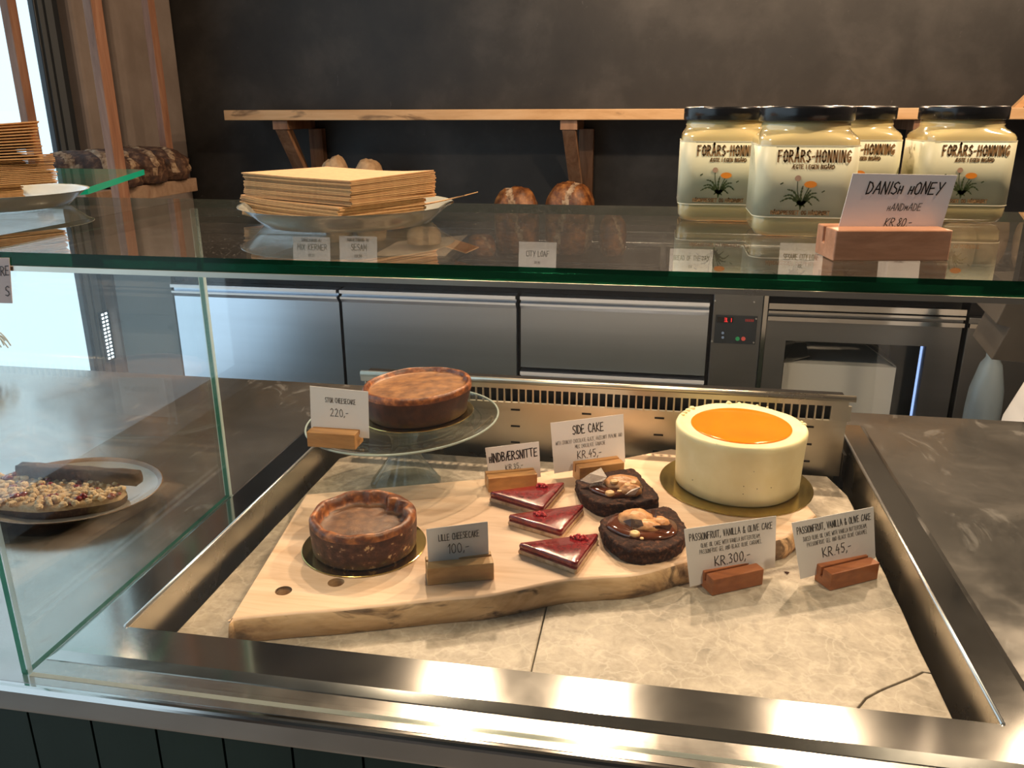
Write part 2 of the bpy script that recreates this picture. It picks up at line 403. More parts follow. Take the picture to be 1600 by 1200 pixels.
ORG = {}
def obj(name, mb, mats, parent=None, smooth=False, bevel=0, seg=2, subd=0, angle=40):
    me = bpy.data.meshes.new(name)
    if parent is None:
        xs = [p.x for p in mb.v]; ys = [p.y for p in mb.v]; zs = [p.z for p in mb.v]
        org = V(((min(xs)+max(xs))/2, (min(ys)+max(ys))/2, min(zs)))
    else: org = ORG[parent.name]
    me.from_pydata([p-org for p in mb.v], [], mb.f)
    ms = mats if isinstance(mats, (list, tuple)) else [mats]
    for k in ms: me.materials.append(MATS[k])
    me.polygons.foreach_set('material_index', mb.m)
    import bmesh
    bm = bmesh.new(); bm.from_mesh(me); bmesh.ops.recalc_face_normals(bm, faces=bm.faces); bm.to_mesh(me); bm.free()
    o = bpy.data.objects.new(name, me); COL.objects.link(o)
    if parent is not None: o.parent = parent
    else: o.location = org
    ORG[o.name] = org
    if smooth:
        me.polygons.foreach_set('use_smooth', [True]*len(me.polygons))
    if bevel:
        md = o.modifiers.new('edge', 'BEVEL'); md.width = bevel; md.segments = seg; md.limit_method = 'ANGLE'; md.angle_limit = R(angle)
    if subd:
        md = o.modifiers.new('round', 'SUBSURF'); md.levels = subd; md.render_levels = subd
    return o
def thing(name, loc, label, cat, group=None):
    o = bpy.data.objects.new(name, None); COL.objects.link(o); o.location = V(loc); ORG[o.name] = V(loc)
    o.empty_display_size = .02
    return tag(o, label, cat, group)
def tag(o, label, cat, group=None, kind=None):
    o['label'] = label; o['category'] = cat
    if group: o['group'] = group
    if kind: o['kind'] = kind
    return o
def struct(name, mb, m, parent=None, **k):
    o = obj(name, mb, m, parent, **k)
    if parent is None: o['kind'] = 'structure'
    return o
def wob(seed, n=5, amp=1.0):
    rg = random.Random(seed); t = [(rg.randint(1, n+2), rg.uniform(0, 6.28), rg.uniform(.3, 1)) for _ in range(n)]
    tot = sum(x[2] for x in t)
    return lambda a: amp*sum(w_*sin(k*a+p) for k, p, w_ in t)/tot
def n3(seed):
    rg = random.Random(seed)
    t = [(V((rg.gauss(0, 1), rg.gauss(0, 1), rg.gauss(0, 1))), rg.uniform(0, 6.28)) for _ in range(9)]
    return lambda p, f: sum(sin(d.dot(p)*f*(1+.35*i)+ph)/(1+.3*i) for i, (d, ph) in enumerate(t))/3.5
def smoothline(pts, n=6):
    out = []
    P = [V(p) for p in pts]
    for i in range(len(P)-1):
        a, b_, c, d = P[max(i-1, 0)], P[i], P[i+1], P[min(i+2, len(P)-1)]
        for k in range(n):
            t = k/n
            out.append(.5*((2*b_)+(c-a)*t+(2*a-5*b_+4*c-d)*t*t+(3*b_-a-3*c+d)*t**3))
    return out+[P[-1]]

# ------------------------------------------------------------------ hand-drawn capitals (strokes)
_F = {
'A': '0,0 .24,1 .5,0|.09,.34 .43,.37', 'B': '0,0 .02,1 .28,.95 .38,.78 .28,.57 .03,.52 .33,.44 .43,.24 .33,.05 0,0',
'C': '.44,.85 .3,1 .12,.9 .03,.5 .1,.12 .28,0 .44,.12', 'D': '.02,0 0,1 .26,.9 .44,.58 .4,.28 .25,.06 .02,0',
'E': '.40,1 0,.98 0,0 .44,.02|0,.5 .34,.53', 'F': '.43,1 0,.98 0,0|0,.5 .34,.54',
'G': '.45,.85 .28,1 .08,.85 .02,.45 .12,.08 .32,0 .46,.15 .46,.42 .28,.42', 'H': '0,0 .02,1|.44,0 .43,1|0,.48 .45,.52',
'I': '.05,0 .04,1', 'J': '.12,1 .40,1|.28,1 .30,.2 .18,0 .02,.08', 'K': '0,0 .02,1|.42,1 .02,.42 .46,0', 'L': '.02,1 0,0 .38,.03',
'M': '0,0 .06,1 .28,.35 .5,1 .56,0', 'N': '0,0 .02,1 .40,0 .43,1', 'O': '.25,1 .07,.82 .02,.45 .1,.1 .25,0 .42,.12 .47,.5 .42,.85 .25,1',
'P': '0,0 .02,1 .3,.97 .43,.78 .35,.55 .02,.46', 'Q': '.25,1 .06,.8 .02,.45 .1,.1 .25,0 .42,.12 .47,.5 .42,.85 .25,1|.3,.2 .5,-.05',
'R': '0,0 .02,1 .3,.97 .41,.78 .33,.57 .02,.48|.14,.48 .46,0', 'S': '.42,.88 .25,1 .06,.85 .08,.62 .36,.42 .42,.2 .25,0 .02,.1',
'T': '0,.98 .5,1|.25,1 .24,0', 'U': '0,1 .02,.2 .2,0 .38,.18 .42,1', 'V': '0,1 .2,0 .44,1', 'W': '0,1 .13,0 .3,.7 .45,0 .6,1',
'X': '0,0 .44,1|.02,1 .45,0', 'Y': '0,1 .22,.5|.46,1 .14,-.05', 'Z': '0,1 .42,1 0,0 .45,.02',
'\u00c6': '0,0 .32,1 .70,1|.36,1 .38,0 .74,.02|.12,.38 .64,.5', '\u00c5': '0,0 .24,1 .5,0|.09,.34 .43,.37|.25,1.08 .17,1.17 .25,1.27 .33,1.17 .25,1.08',
'\u00d8': '.25,1 .07,.82 .02,.45 .1,.1 .25,0 .42,.12 .47,.5 .42,.85 .25,1|.02,-.05 .48,1.05',
'0': '.22,1 .05,.8 .02,.45 .1,.08 .22,0 .37,.12 .42,.5 .36,.85 .22,1', '1': '0,.72 .18,1 .17,0', '2': '.03,.8 .2,1 .38,.82 .3,.5 0,0 .42,.03',
'3': '.03,.9 .22,1 .37,.8 .16,.55 .38,.35 .3,.05 .02,.03', '4': '.26,1 .02,.38 .42,.42|.32,.65 .28,-.05', '5': '.40,1 .08,.98 .05,.6 .3,.58 .38,.28 .22,0 .02,.08',
'6': '.3,1 .06,.5 .08,.1 .25,0 .38,.2 .25,.45 .06,.35', '7': '0,1 .42,.98 .15,0', '8': '.36,.86 .2,1 .06,.8 .36,.3 .22,0 .04,.2 .36,.72', '9': '.36,.6 .15,.5 .03,.75 .2,1 .36,.8 .3,0',
'&': '.5,0 .1,.75 .2,1 .34,.85 .04,.3 .14,.02 .3,.05 .5,.42', ',': '.08,.08 .0,-.16', '.': '.02,0 .07,.03', '-': '0,.44 .3,.48', '/': '0,-.05 .35,1.05', ' ': ''}
def strokes(text, track=.17, seed=1, jit=.0):
    rg = random.Random(seed); x = 0; out = []
    for ch in text:
        low = ch.islower(); g = _F.get(ch.upper(), ''); sc = .62 if low else 1
        wd = 0; j = rg.uniform(-jit, jit); sl = rg.uniform(-jit, jit)
        for st in g.split('|') if g else []:
            pl = []
            for p in st.split():
                a, b_ = map(float, p.split(',')); a *= sc; b_ *= sc; wd = max(wd, a)
                pl.append((x+a+sl*b_, b_+j))
            out.append(pl)
        x += (wd if g else .28) + track
    return out, x-track
def write(mb, text, fr, u, v, h, wpen, maxw=None, align='c', seed=1, jit=.04, slant=0, track=.17, m=0, stretch=None, lift=.0004):
    """fr(u, v, off) gives the point on the surface; the line is centred at u, its baseline at v, letters h tall"""
    st, W = strokes(text, track, seed, jit)
    sx = h if stretch is None else stretch/W
    if maxw and W*sx > maxw: sx = maxw/W
    u0 = u - (W*sx/2 if align == 'c' else 0)
    for pl in st:
        P = [V((u0+(p[0])*sx+slant*p[1]*h, v+p[1]*h)) for p in pl]
        for a, b_ in zip(P, P[1:]):
            d = (b_-a)
            if d.length < 1e-7: continue
            d = d.normalized()*wpen*.5; nn = V((-d.y, d.x)); a2 = a-d*.8; b2 = b_+d*.8
            q = [a2-nn, b2-nn, b2+nn, a2+nn]
            mb.add([fr(p.x, p.y, lift) for p in q], [(0, 1, 2, 3)], m)
    return mb

# ------------------------------------------------------------------ the setting
ZT = .90                                   # counter top height
YW = 3.60                                  # back wall
XW = -2.14                                 # left wall
struct('floor', MB().box(-2.6, 3.2, -3.2, YW+.1, -.1, 0), 'floor_mat')
struct('ceiling', MB().box(-2.6, 3.2, -3.2, YW+.1, 3.9, 4.0), 'ceiling_mat')
struct('wall_back', MB().box(XW-.3, 3.2, YW, YW+.12, 0, 3.9), 'wall_dark')
struct('wall_right', MB().box(3.1, 3.2, -3.2, YW, 0, 3.9), 'plaster')
struct('wall_front', MB().box(-2.6, 3.1, -3.3, -3.2, 0, 3.9), 'plaster_light')
wl = MB()
wl.box(XW-.125, XW, 2.93, YW, 0, 3.9)
wl.box(XW-.30, XW, -3.2, -2.9, 0, 3.9)
wl.box(XW-.30, XW, -2.9, 2.93, 3.75, 3.9)
struct('wall_left', wl, 'plaster', bevel=.02, seg=3)
win = MB()
X0 = XW-.12
win.box(X0+.045, X0+.07, 2.805, 2.93, 0, 3.75)
win.box(X0, X0+.09, -2.9, -2.78, 0, 3.75)
win.box(X0, X0+.09, -2.78, 2.80, 3.66, 3.75)
win.box(X0, X0+.09, -2.78, 2.80, 0, .10)
wf = struct('window_1', win, 'frame_dark', bevel=.004)
for y0, y1 in ((2.818, 2.842), (2.856, 2.893)):
    obj('window_bead', MB().box(X0+.0702, X0+.075, y0, y1, .1, 3.66), 'frame_grey', wf)
obj('window_pane', MB().box(X0+.052, X0+.058, -2.78, 2.806, .1, 3.66), 'pane_glass', wf)

XF = X0+.0755
a_, b_ = atx(160, 486, XF), atx(172, 563, XF); yc = (a_.y+b_.y)/2
ls = obj('led_reflection', MB().box(XF, XF+.006, yc-.030, yc+.030, b_.z, a_.z), 'black_plastic')  # added glowing panel, stands in for an LED reflection in the glass
ls['label'] = 'added narrow black panel with two rows of glowing dots, standing in for a light reflected in the glass'; ls['category'] = 'light'
for j in range(2):
    dm_ = MB()
    for i in range(13):
        z_ = b_.z+.012+(a_.z-b_.z-.024)*i/12
        dm_.box(XF+.0061, XF+.008, yc-.018+j*.022, yc-.006+j*.022, z_-.004, z_+.004)
    o_ = obj('reflection_dot', dm_, 'led_reflected', ls); o_['kind'] = 'stuff'

# ------------------------------------------------------------------ display counter
WX0, WX1, WY0, WY1 = -.640, .386, .795, 1.655          # the sunk well
RX0, RX1, RY0, RY1 = -.700, .440, .727, 1.700          # raised rim round it
CX0, CX1, CY0, CY1 = -1.95, 1.75, .685, 1.788
counter = thing('display_counter', (-.1, 1.2, 0), 'stainless steel display counter with a sunken well and dark green boarded front', 'counter')
t = MB()
zc = ZT-.006
for a in ((CX0, RX0+.01, CY0, CY1), (RX1-.01, CX1, CY0, CY1), (RX0+.01, RX1-.01, CY0, RY0+.01), (RX0+.01, RX1-.01, RY1-.01, CY1)):
    t.box(a[0], a[1], a[2], a[3], zc-.03, zc)
obj('steel_top', t, 'counter_steel', counter, bevel=.0)
def ringpoly(mb, o, i, zo, zi, m=0):
    A = [(o[0], o[2]), (o[1], o[2]), (o[1], o[3]), (o[0], o[3])]; B = [(i[0], i[2]), (i[1], i[2]), (i[1], i[3]), (i[0], i[3])]
    mb.add([(x, y, zo) for x, y in A]+[(x, y, zi) for x, y in B], [(k, (k+1) % 4, 4+(k+1) % 4, 4+k) for k in range(4)], m)
rm = MB()
O = (RX0, RX1, RY0, RY1); O2 = (RX0+.011, RX1-.011, RY0+.011, RY1-.011); I = (WX0, WX1, WY0, WY1)
ringpoly(rm, O, O, zc-.004, zc+.001); ringpoly(rm, O, O2, zc+.001, ZT+.001); ringpoly(rm, O2, I, ZT+.001, ZT+.001); ringpoly(rm, I, I, ZT+.001, ZT-.004)
obj('well_rim', rm, 'rim_steel', counter)
ln = MB()
I2 = (WX0-.001, WX1+.001, WY0-.001, WY1+.001); zb = ZT-.16
ringpoly(ln, I2, I2, zb, ZT+.0005)
ln.add([(I2[0], I2[2], zb), (I2[1], I2[2], zb), (I2[1], I2[3], zb), (I2[0], I2[3], zb)], [(0, 1, 2, 3)])
obj('well_liner', ln, 'liner_steel', counter)
# rolled edges of the well: a thin bright bead along its left and right side
for x in (WX0, WX1):
    obj('well_bead', MB().tube([(x, WY0, ZT+.001), (x, WY1, ZT+.001)], .0028), 'bright_steel', counter, smooth=True)
# nosing
ns = MB().box(CX0, CX1, CY0-.010, CY0+.02, zc-.036, zc-.0005)
obj('front_nosing', ns, 'rim_steel', counter, bevel=.006, seg=3)
gp = MB(); x = CX0; k = 0
while x < CX1:
    gp.box(x+.0016, min(x+.0815, CX1), CY0+.004, CY0+.02, .08, zc-.034); x += .083; k += 1
gp.box(CX0, CX1, CY0+.012, CY1, .0, .5)
obj('green_boards', gp, 'green_paint', counter)
obj('counter_back', MB().box(CX0, CX1, CY1-.02, CY1-.004, .0, zc-.03), 'panel_light', counter)
# grille at the rear of the well: air slots above, a sheet with short slits below
VX0, VX1, VY = -.60, .372, 1.565
vz0, vz1, vz2 = ZT-.062, ZT+.048, ZT+.098
gr = MB()
gr.box(VX0, VX1, VY, VY+.003, vz0, vz1-.002)
gr.box(VX0, VX1, VY-.004, VY+.004, vz1-.004, vz1+.006)
gr.box(VX0, VX1, VY-.004, VY+.004, vz2-.014, vz2)
gr.box(VX1-.028, VX1+.006, VY-.0035, VY+.0035, vz1+.006, vz2-.014)
pitch = .0148; x = VX1-.028
while x > VX0:
    gr.box(x-.0032, x, VY-.0035, VY+.0035, vz1+.006, vz2-.014); x -= pitch
grille = obj('air_grille', gr, 'grille_steel', counter)
obj('grille_rail', MB().tube([(VX0, VY, vz2+.001), (VX1+.012, VY, vz2+.001)], .0065, 10), 'grille_steel', counter, smooth=True)
obj('grille_duct', MB().box(VX0, VX1, VY+.03, VY+.06, vz0, vz2-.006), 'black_metal', counter)
for px in (805, 916, 1030, 1140, 1265):
    X = aty(px, 650, VY).x
    for z in (vz1-.012, vz1-.048, vz1-.084):
        obj('slit', MB().box(X-.009, X+.010, VY-.0012, VY-.0002, z, z+.0036), 'black_metal', grille)
obj('grille_bracket', MB().box(VX1+.001, VX1+.006, VY-.012, VY+.05, ZT-.09, ZT-.012), 'black_metal', counter)

# stone slabs on the well floor
ZS = ZT-.055
SX0, SX1, SY0, SY1 = -.622, .367, .80, 1.545
ed = wob(5, 9, .0022)
seam = -.131
def edge(p, q, n, s):
    return [(p[0]+(q[0]-p[0])*i/n+(ed(i*.9+s) if abs(p[0]-q[0]) < .02 else 0), p[1]+(q[1]-p[1])*i/n) for i in range(n)]
def roughpoly(P, s):
    out = []
    for i in range(len(P)): out += edge(P[i], P[(i+1) % len(P)], 9, s+i)
    return out
crack = [atz(*p, ZS) for p in ((1300, 1140), (1338, 1107), (1352, 1090), (1372, 1079), (1388, 1072), (1408, 1064), (1425, 1057), (1441, 1049), (1456, 1051))]
ck = [(p.x, p.y) for p in crack]; ck[0] = (.215, SY0); ck[-1] = (SX1, ck[-1][1])
obj1 = obj('stone_slab', MB().prism(roughpoly([(SX0, SY0), (seam-.0007, SY0), (seam-.0007, SY1-.02), (SX0+.055, SY1-.02), (SX0, SY1-.075)], 1), ZT-.159, ZS), 'stone', bevel=.0025)
tag(obj1, 'left beige stone slab in the counter well, under the small cheesecake end of the board', 'stone slab', None)
obj2 = obj('stone_slab', MB().prism([(seam+.0007, SY0)]+ck+edge((SX1, ck[-1][1]+.001), (SX1, SY1-.035), 12, 3)+[(SX1-.022, SY1), (seam+.0007, SY1)], ZT-.159, ZS), 'stone', bevel=.002)
tag(obj2, 'large right beige stone slab in the counter well, under the two passionfruit cake signs', 'stone slab', None)
ck2 = [(p[0]+.0016, p[1]-.0018) for p in ck]; ck2[0] = (ck[0][0]+.002, SY0); ck2[-1] = (SX1, ck[-1][1]-.002)
obj3 = obj('stone_fragment', MB().prism(ck2[::-1]+[(ck2[0][0]+.001, SY0), (SX1-.01, SY0), (SX1, SY0+.012)], ZT-.159, ZS-.0006), 'stone', bevel=.002)
tag(obj3, 'broken triangular corner of stone behind a jagged crack, front right of the well', 'stone slab', None)

# ------------------------------------------------------------------ glass of the display case
def gbox(name, b, face, edgem, lab, cat, bright=None):
    mb = MB().box(*b)
    dims = (b[1]-b[0], b[3]-b[2], b[5]-b[4]); thin = dims.index(min(dims))
    big = {0: (4, 5), 1: (2, 3), 2: (0, 1)}[thin]
    mb.m = [0 if i in big else 1 for i in range(6)]
    o = obj(name, mb, [face, edgem]); return tag(o, lab, cat)
ZG = 1.52-.127
DX, DYB = -.7065, 1.177
gbox('front_glass_pane', (-.699, CX1, .696, .703, zc+.0005, ZG-.017), 'pane_glass', 'glass_edge_pale_lit', 'upright front glass pane standing along the counter edge before the cakes', 'glass pane')
gbox('glass_divider', (DX-.003, DX+.004, .698, DYB, zc+.0005, ZG-.014), 'divider_glass', 'glass_edge_teal_lit', 'upright glass divider between the cake well and the crumble plate', 'glass pane')
gbox('rear_edge_strip', (DX-.0045, DX+.0055, DYB+.0005, DYB+.0065, zc+.0005, ZG-.014), 'glass_edge_pale_lit', 'glass_edge_pale_lit', 'upright edging strip on the rear edge of the glass divider, coloured pale as if window-lit', 'edging strip')  # paleness of the window-lit rear edge is in the colour
gbox('glass_shelf', (-.7055, CX1, .693, 1.186, ZG-.013, ZG), 'shelf_glass', 'glass_edge', 'dusty glass shelf over the cakes carrying the jars and the oval napkin dish', 'glass shelf')
gbox('glass_shelf', (-1.95, -.7065, .693, 1.186, ZG-.013, ZG), 'shelf_glass', 'glass_edge', 'glass shelf left of the divider, carrying the tall napkin pile', 'glass shelf')
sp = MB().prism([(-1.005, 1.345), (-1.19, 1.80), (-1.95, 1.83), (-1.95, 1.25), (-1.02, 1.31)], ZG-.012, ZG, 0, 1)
tag(obj('glass_corner_shelf', sp, ['shelf_glass', 'glass_edge_emerald_lit']), 'rear glass shelf, its cut edge coloured emerald as if lit by the window, beside the rack post', 'glass shelf')
rail = thing('shelf_rail', (0, .70, ZG-.024), 'slim pale metal rail under the front edge of the long glass shelf', 'rail')
obj('rail_body', MB().box(CX0, CX1, .694, .704, ZG-.0185, ZG-.0135), 'grille_steel', rail)

# ------------------------------------------------------------------ live-edge serving board
ZB = 1.52-.638
bp = [atz(*p, ZB) for p in ((478, 772), (760, 742), (900, 724), (1032, 706), (1120, 716), (1200, 745), (1252, 778), (1274, 803))]
bp = [bp[0], V((-.22, 1.375, 0)), V((-.08, 1.46, 0)), bp[3]+V((.02, .02, 0)), V((.16, 1.52, 0)), V((.245, 1.43, 0)), bp[6], bp[7]]
ft = [atz(*p, ZB) for p in ((1228, 838), (1150, 858), (1072, 876), (1000, 896), (930, 902), (880, 906), (820, 918), (760, 930), (700, 935), (650, 940), (580, 947), (520, 953), (450, 958), (372, 966), (358, 972))]
line = smoothline([(p.x, p.y, 0) for p in ft], 5)
poly = [(p.x, p.y) for p in bp]+[(p.x, p.y) for p in line]
area = sum(a[0]*b_[1]-b_[0]*a[1] for a, b_ in zip(poly, poly[1:]+poly[:1]))
if area < 0: poly = poly[::-1]
def inset(P, d):
    out = []; n = len(P)
    for i in range(n):
        a, b_, c = V(P[i-1]), V(P[i]), V(P[(i+1) % n])
        t1 = (b_-a).normalized(); t2 = (c-b_).normalized(); t_ = (t1+t2).normalized()
        out.append(b_+V((-t_.y, t_.x))*d)
    return out
bm_ = MB(); we = wob(3, 8, .0022)
def bring(d, z, w_=0):
    return [(p.x, p.y, z+(we(i*.35) if w_ else 0)) for i, p in enumerate(inset(poly, d))]
bm_.rings([bring(-.004, ZS+.0006), bring(-.0065, ZS+.010), bring(-.006, ZS+.020, 1), bring(-.0035, ZB-.007, 1), bring(-.001, ZB-.0025), bring(.003, ZB)], [1, 1, 1, 1, 0, 0], cap0=True, cap1=True)
board = obj('serving_board', bm_, ['board_wood', 'bark_edge'], smooth=False)
tag(board, 'thick pale live-edge wooden board with two finger holes, lying on the stone', 'serving board')
me = board.data
for p in me.polygons: p.use_smooth = len(p.vertices) == 4
# the finger holes: bored with a boolean, cutter removed afterwards
cut = MB()
for q in ((443, 923), (525, 910)):
    c = atz(*q, ZB); cut.lathe([(.0118, -.03), (.0118, .01)], 24, c)
co = obj('hole_cutter', cut, 'bark_edge')
md = board.modifiers.new('holes', 'BOOLEAN'); md.object = co; md.operation = 'DIFFERENCE'; md.solver = 'EXACT'
dg = bpy.context.evaluated_depsgraph_get()
nm = bpy.data.meshes.new_from_object(board.evaluated_get(dg)); board.modifiers.clear(); board.data = nm; nm.name = 'serving_board'
bpy.data.objects.remove(co)

# ------------------------------------------------------------------ cakes
def gold_disc(c, r, lab):
    mb = MB().lathe([(r-.001, 0), (r, .0006), (r, .0014), (r-.001, .002)], 64, c)
    return tag(obj('cake_board', mb, 'gold_card', smooth=False, bevel=0), lab, 'cake board')
def cheesecake(name, c, rb, rt, h, drop, lab, seed, folds, amp, rw=1.0, top='top_crust', side='side_crust'):
    w1 = wob(seed, 7, amp); w2 = wob(seed+1, 9, amp*.8); w3 = wob(seed+2, 14, amp*.25)
    prof = [(rb-.004, 0), (rb, .003), (rb*1.005+.0005, h*.25), ((rb+rt)/2+.001, h*.55), (rt, h*.80), (rt-.0005, h*.92), (rt-.004*rw, h*.985), (rt-.009*rw, h), (rt-.013*rw, h-.002*rw),
            (rt-.016*rw, h-drop*.6), (rt-.019*rw, h-drop*.95), (rt-.026*rw, h-drop*1.06), (rt*.55, h-drop*.96), (rt*.25, h-drop*.90)]
    mats = [0, 0, 0, 0, 1, 1, 1, 1, 1, 1, 2, 2, 2]
    K = len(prof)
    def fn(k, a, r, z):
        t = max(0, 1-abs(k-7)/3.2) if k < 11 else .08
        s = max(0, (z-h*.5)/(h*.5)) if k < 8 else 1
        for (fa, fw, fi) in folds:
            d = abs((a-fa+pi) % (2*pi)-pi)
            if d < fw:
                q = .5+.5*cos(pi*d/fw)
                if 7 <= k <= 11: r -= fi*q
                if k in (7, 8): z += fi*.15*q
        return r+(w1(a)*.8*s+w3(a*2))*(1 if k < 11 else .3), z+w2(a)*t*1.2+w3(a*3+k)*.6
    mb = MB().lathe(prof, 128, c, fn, mats, cap0=True, cap1=True)
    root = thing(name, c, lab, 'cake')
    o = obj('cake_body', mb, [side, 'rim_crust', top], root, smooth=True)
    return root
cl = V((-.424, 1.075, ZB+.0004))
gold_disc(cl, .095, 'round gold cake board under the small dark cheesecake on the wooden board')
cheesecake('cheesecake', cl+V((.002, -.003, .0022)), .0785, .0805, .057, .019, 'small dark brown cheesecake with a deep sunken top, on the wooden board', 11,
           [(R(62), .30, .016), (R(20), .22, .010), (R(100), .2, .006), (R(170), .15, .004), (R(45), .14, .008), (R(250), .3, .003)], .0046, .8)
# the glass stand
zp = 1.52-.546
st = V((-.453, 1.382, ZS+.0004))
stand = thing('cake_stand', st, 'clear pressed-glass cake stand with a wide plate on a flared foot', 'cake stand')
tilt = lambda x: (x-st.x)*.055
def fl(n, am): return lambda k, a, r, z: (r*(1+am*(.5+.5*cos(n*a))*(k % 2 if k < 6 else 1)*.5), z)
ftm = MB().lathe([(.066, 0), (.067, .002), (.064, .005), (.056, .014), (.045, .030), (.034, .046), (.026, .062), (.022, .078), (.024, .092), (.034, .105), (.045, .1225)], 96, st,
                 lambda k, a, r, z: (r*(1+(.05*cos(16*a) if 1 < k < 9 else 0)), z))
obj('foot', ftm, 'stand_glass', stand, smooth=True)
pm = MB()
def pfn(k, a, r, z):
    return r, z+tilt(st.x+r*cos(a))
H0 = zp-st.z
pr = [(.05, H0-.007), (.10, H0-.008), (.150, H0-.006), (.172, H0-.003), (.178, H0+.0005), (.1785, H0+.003), (.176, H0+.0035), (.166, H0-.0005), (.152, H0-.002), (.12, H0-.001), (.06, H0-.001), (.02, H0-.001)]
pm.lathe(pr, 96, st, pfn)
obj('plate', pm, 'stand_glass', stand, smooth=True)
obj('rim_highlight', MB().tube([V((st.x+.178*cos(2*pi*i/120), st.y+.178*sin(2*pi*i/120), zp+.0022+tilt(st.x+.178*cos(2*pi*i/120)))) for i in range(121)], .0019, 8), 'glass_edge_pale_lit', stand, smooth=True)  # pale tube added as a coloured highlight along the plate's rim
rl = MB()
for k in range(34):
    a = 2*pi*k/34; r0 = .128
    p = [V((st.x+(r0+.006*cos(q))*cos(a)-.009*sin(q)*sin(a), st.y+(r0+.006*cos(q))*sin(a)+.009*sin(q)*cos(a), 0)) for q in [2*pi*i/10 for i in range(11)]]
    rl.tube([V((q.x, q.y, zp-.0085+tilt(q.x))) for q in p], .0013, 6)
for r_ in (.146, .110):
    rl.tube([V((st.x+r_*cos(2*pi*i/72), st.y+r_*sin(2*pi*i/72), zp-.0085+tilt(st.x+r_*cos(2*pi*i/72)))) for i in range(73)], .0012, 6)
po_ = obj('pressed_pattern', rl, 'stand_glass', stand, smooth=True)
po_['kind'] = 'stuff'
sc = V((-.432, 1.412, zp+.0012))
gd = gold_disc(sc, .105, 'round gold cake board under the large cheesecake on the glass stand')
for v_ in gd.data.vertices: v_.co.z += tilt(v_.co.x+gd.location.x)
big = cheesecake('cheesecake', sc+V((0, 0, .0022)), .0925, .1025, .060, .008, 'large brown cheesecake with a flat tan top, raised on the glass stand', 23,
                 [(R(75), .10, .006), (R(25), .12, .005)], .0022, .62, 'top_light', 'side_plain')
for ch in big.children:
    for v_ in ch.data.vertices: v_.co.z += tilt(v_.co.x+sc.x)
# passionfruit cake
wc = V((.160, 1.408, ZB+.0004))
gold_disc(V((.158, 1.402, wc.z)), .134, 'large round gold cake board under the tall cream-coloured cake')
cake = thing('layer_cake', wc+V((0, 0, .0022)), 'tall cream-coloured round cake topped with an orange disc of passionfruit gel', 'cake')
h = .108; w1 = wob(41, 6, .0012); w2 = wob(42, 11, .0022); w3 = wob(43, 17, .0014)
prof = [(.106, 0), (.1085, .002), (.1090, .02), (.1098, .05), (.1112, .08), (.1128, .098), (.1130, .1045), (.1112, .1085), (.107, .1095), (.103, .108), (.099, .1068), (.05, .1065), (.02, .1065)]
def wfn(k, a, r, z):
    rag = max(0, sin(a+.2))**.5 if sin(a+.2) > 0 else 0
    t = 1 if 5 < k < 9 else 0
    return r+w1(a)+(w3(a*2) if k in (6, 7) else 0)*.7, z+t*(w2(a)*(.35+rag)+max(0, w3(a*3))*rag*1.4)
obj('buttercream', MB().lathe(prof, 144, wc+V((0, 0, .0022)), wfn), 'buttercream', cake, smooth=True)
gm = MB().lathe([(.0860, .1060), (.0868, .1078), (.0858, .1088), (.082, .1092), (.04, .1093), (.015, .1093)], 96, wc+V((0, .0, .0022)))
obj('gel_disc', gm, 'passion_gel', cake, smooth=True)
cm = MB(); rg = random.Random(3)
for (a, r, s) in ((R(97), .110, .0055), (R(87), .111, .004), (R(70), .1105, .003), (R(140), .108, .006), (R(148), .107, .005), (R(155), .106, .0045), (R(163), .105, .004), (R(8), .110, .005), (R(60), .111, .0025), (R(15), .1105, .003)):
    cm.ball(wc+V((r*cos(a), r*sin(a), .1115)), s, s*.8, s*.7, 10, 6)
obj('cream_flick', cm, 'buttercream', cake, smooth=True)['kind'] = 'stuff'
sp = MB()
for px, py in ((1120, 694), (1082, 750), (1162, 760), (1183, 764), (1205, 762), (1161, 772), (1178, 737), (1110, 680), (1206, 701)):
    d = ray(px, py); q = EYE-wc; A = d.x**2+d.y**2; B = q.x*d.x+q.y*d.y; Cq = q.x**2+q.y**2-.1105**2
    tt = (-B-math.sqrt(max(0, B*B-A*Cq)))/A; p = EYE+d*tt
    sp.ball(p, .0010, .0006, .0007, 6, 4)
obj('vanilla_speck', sp, 'dark_cake', cake)['kind'] = 'stuff'

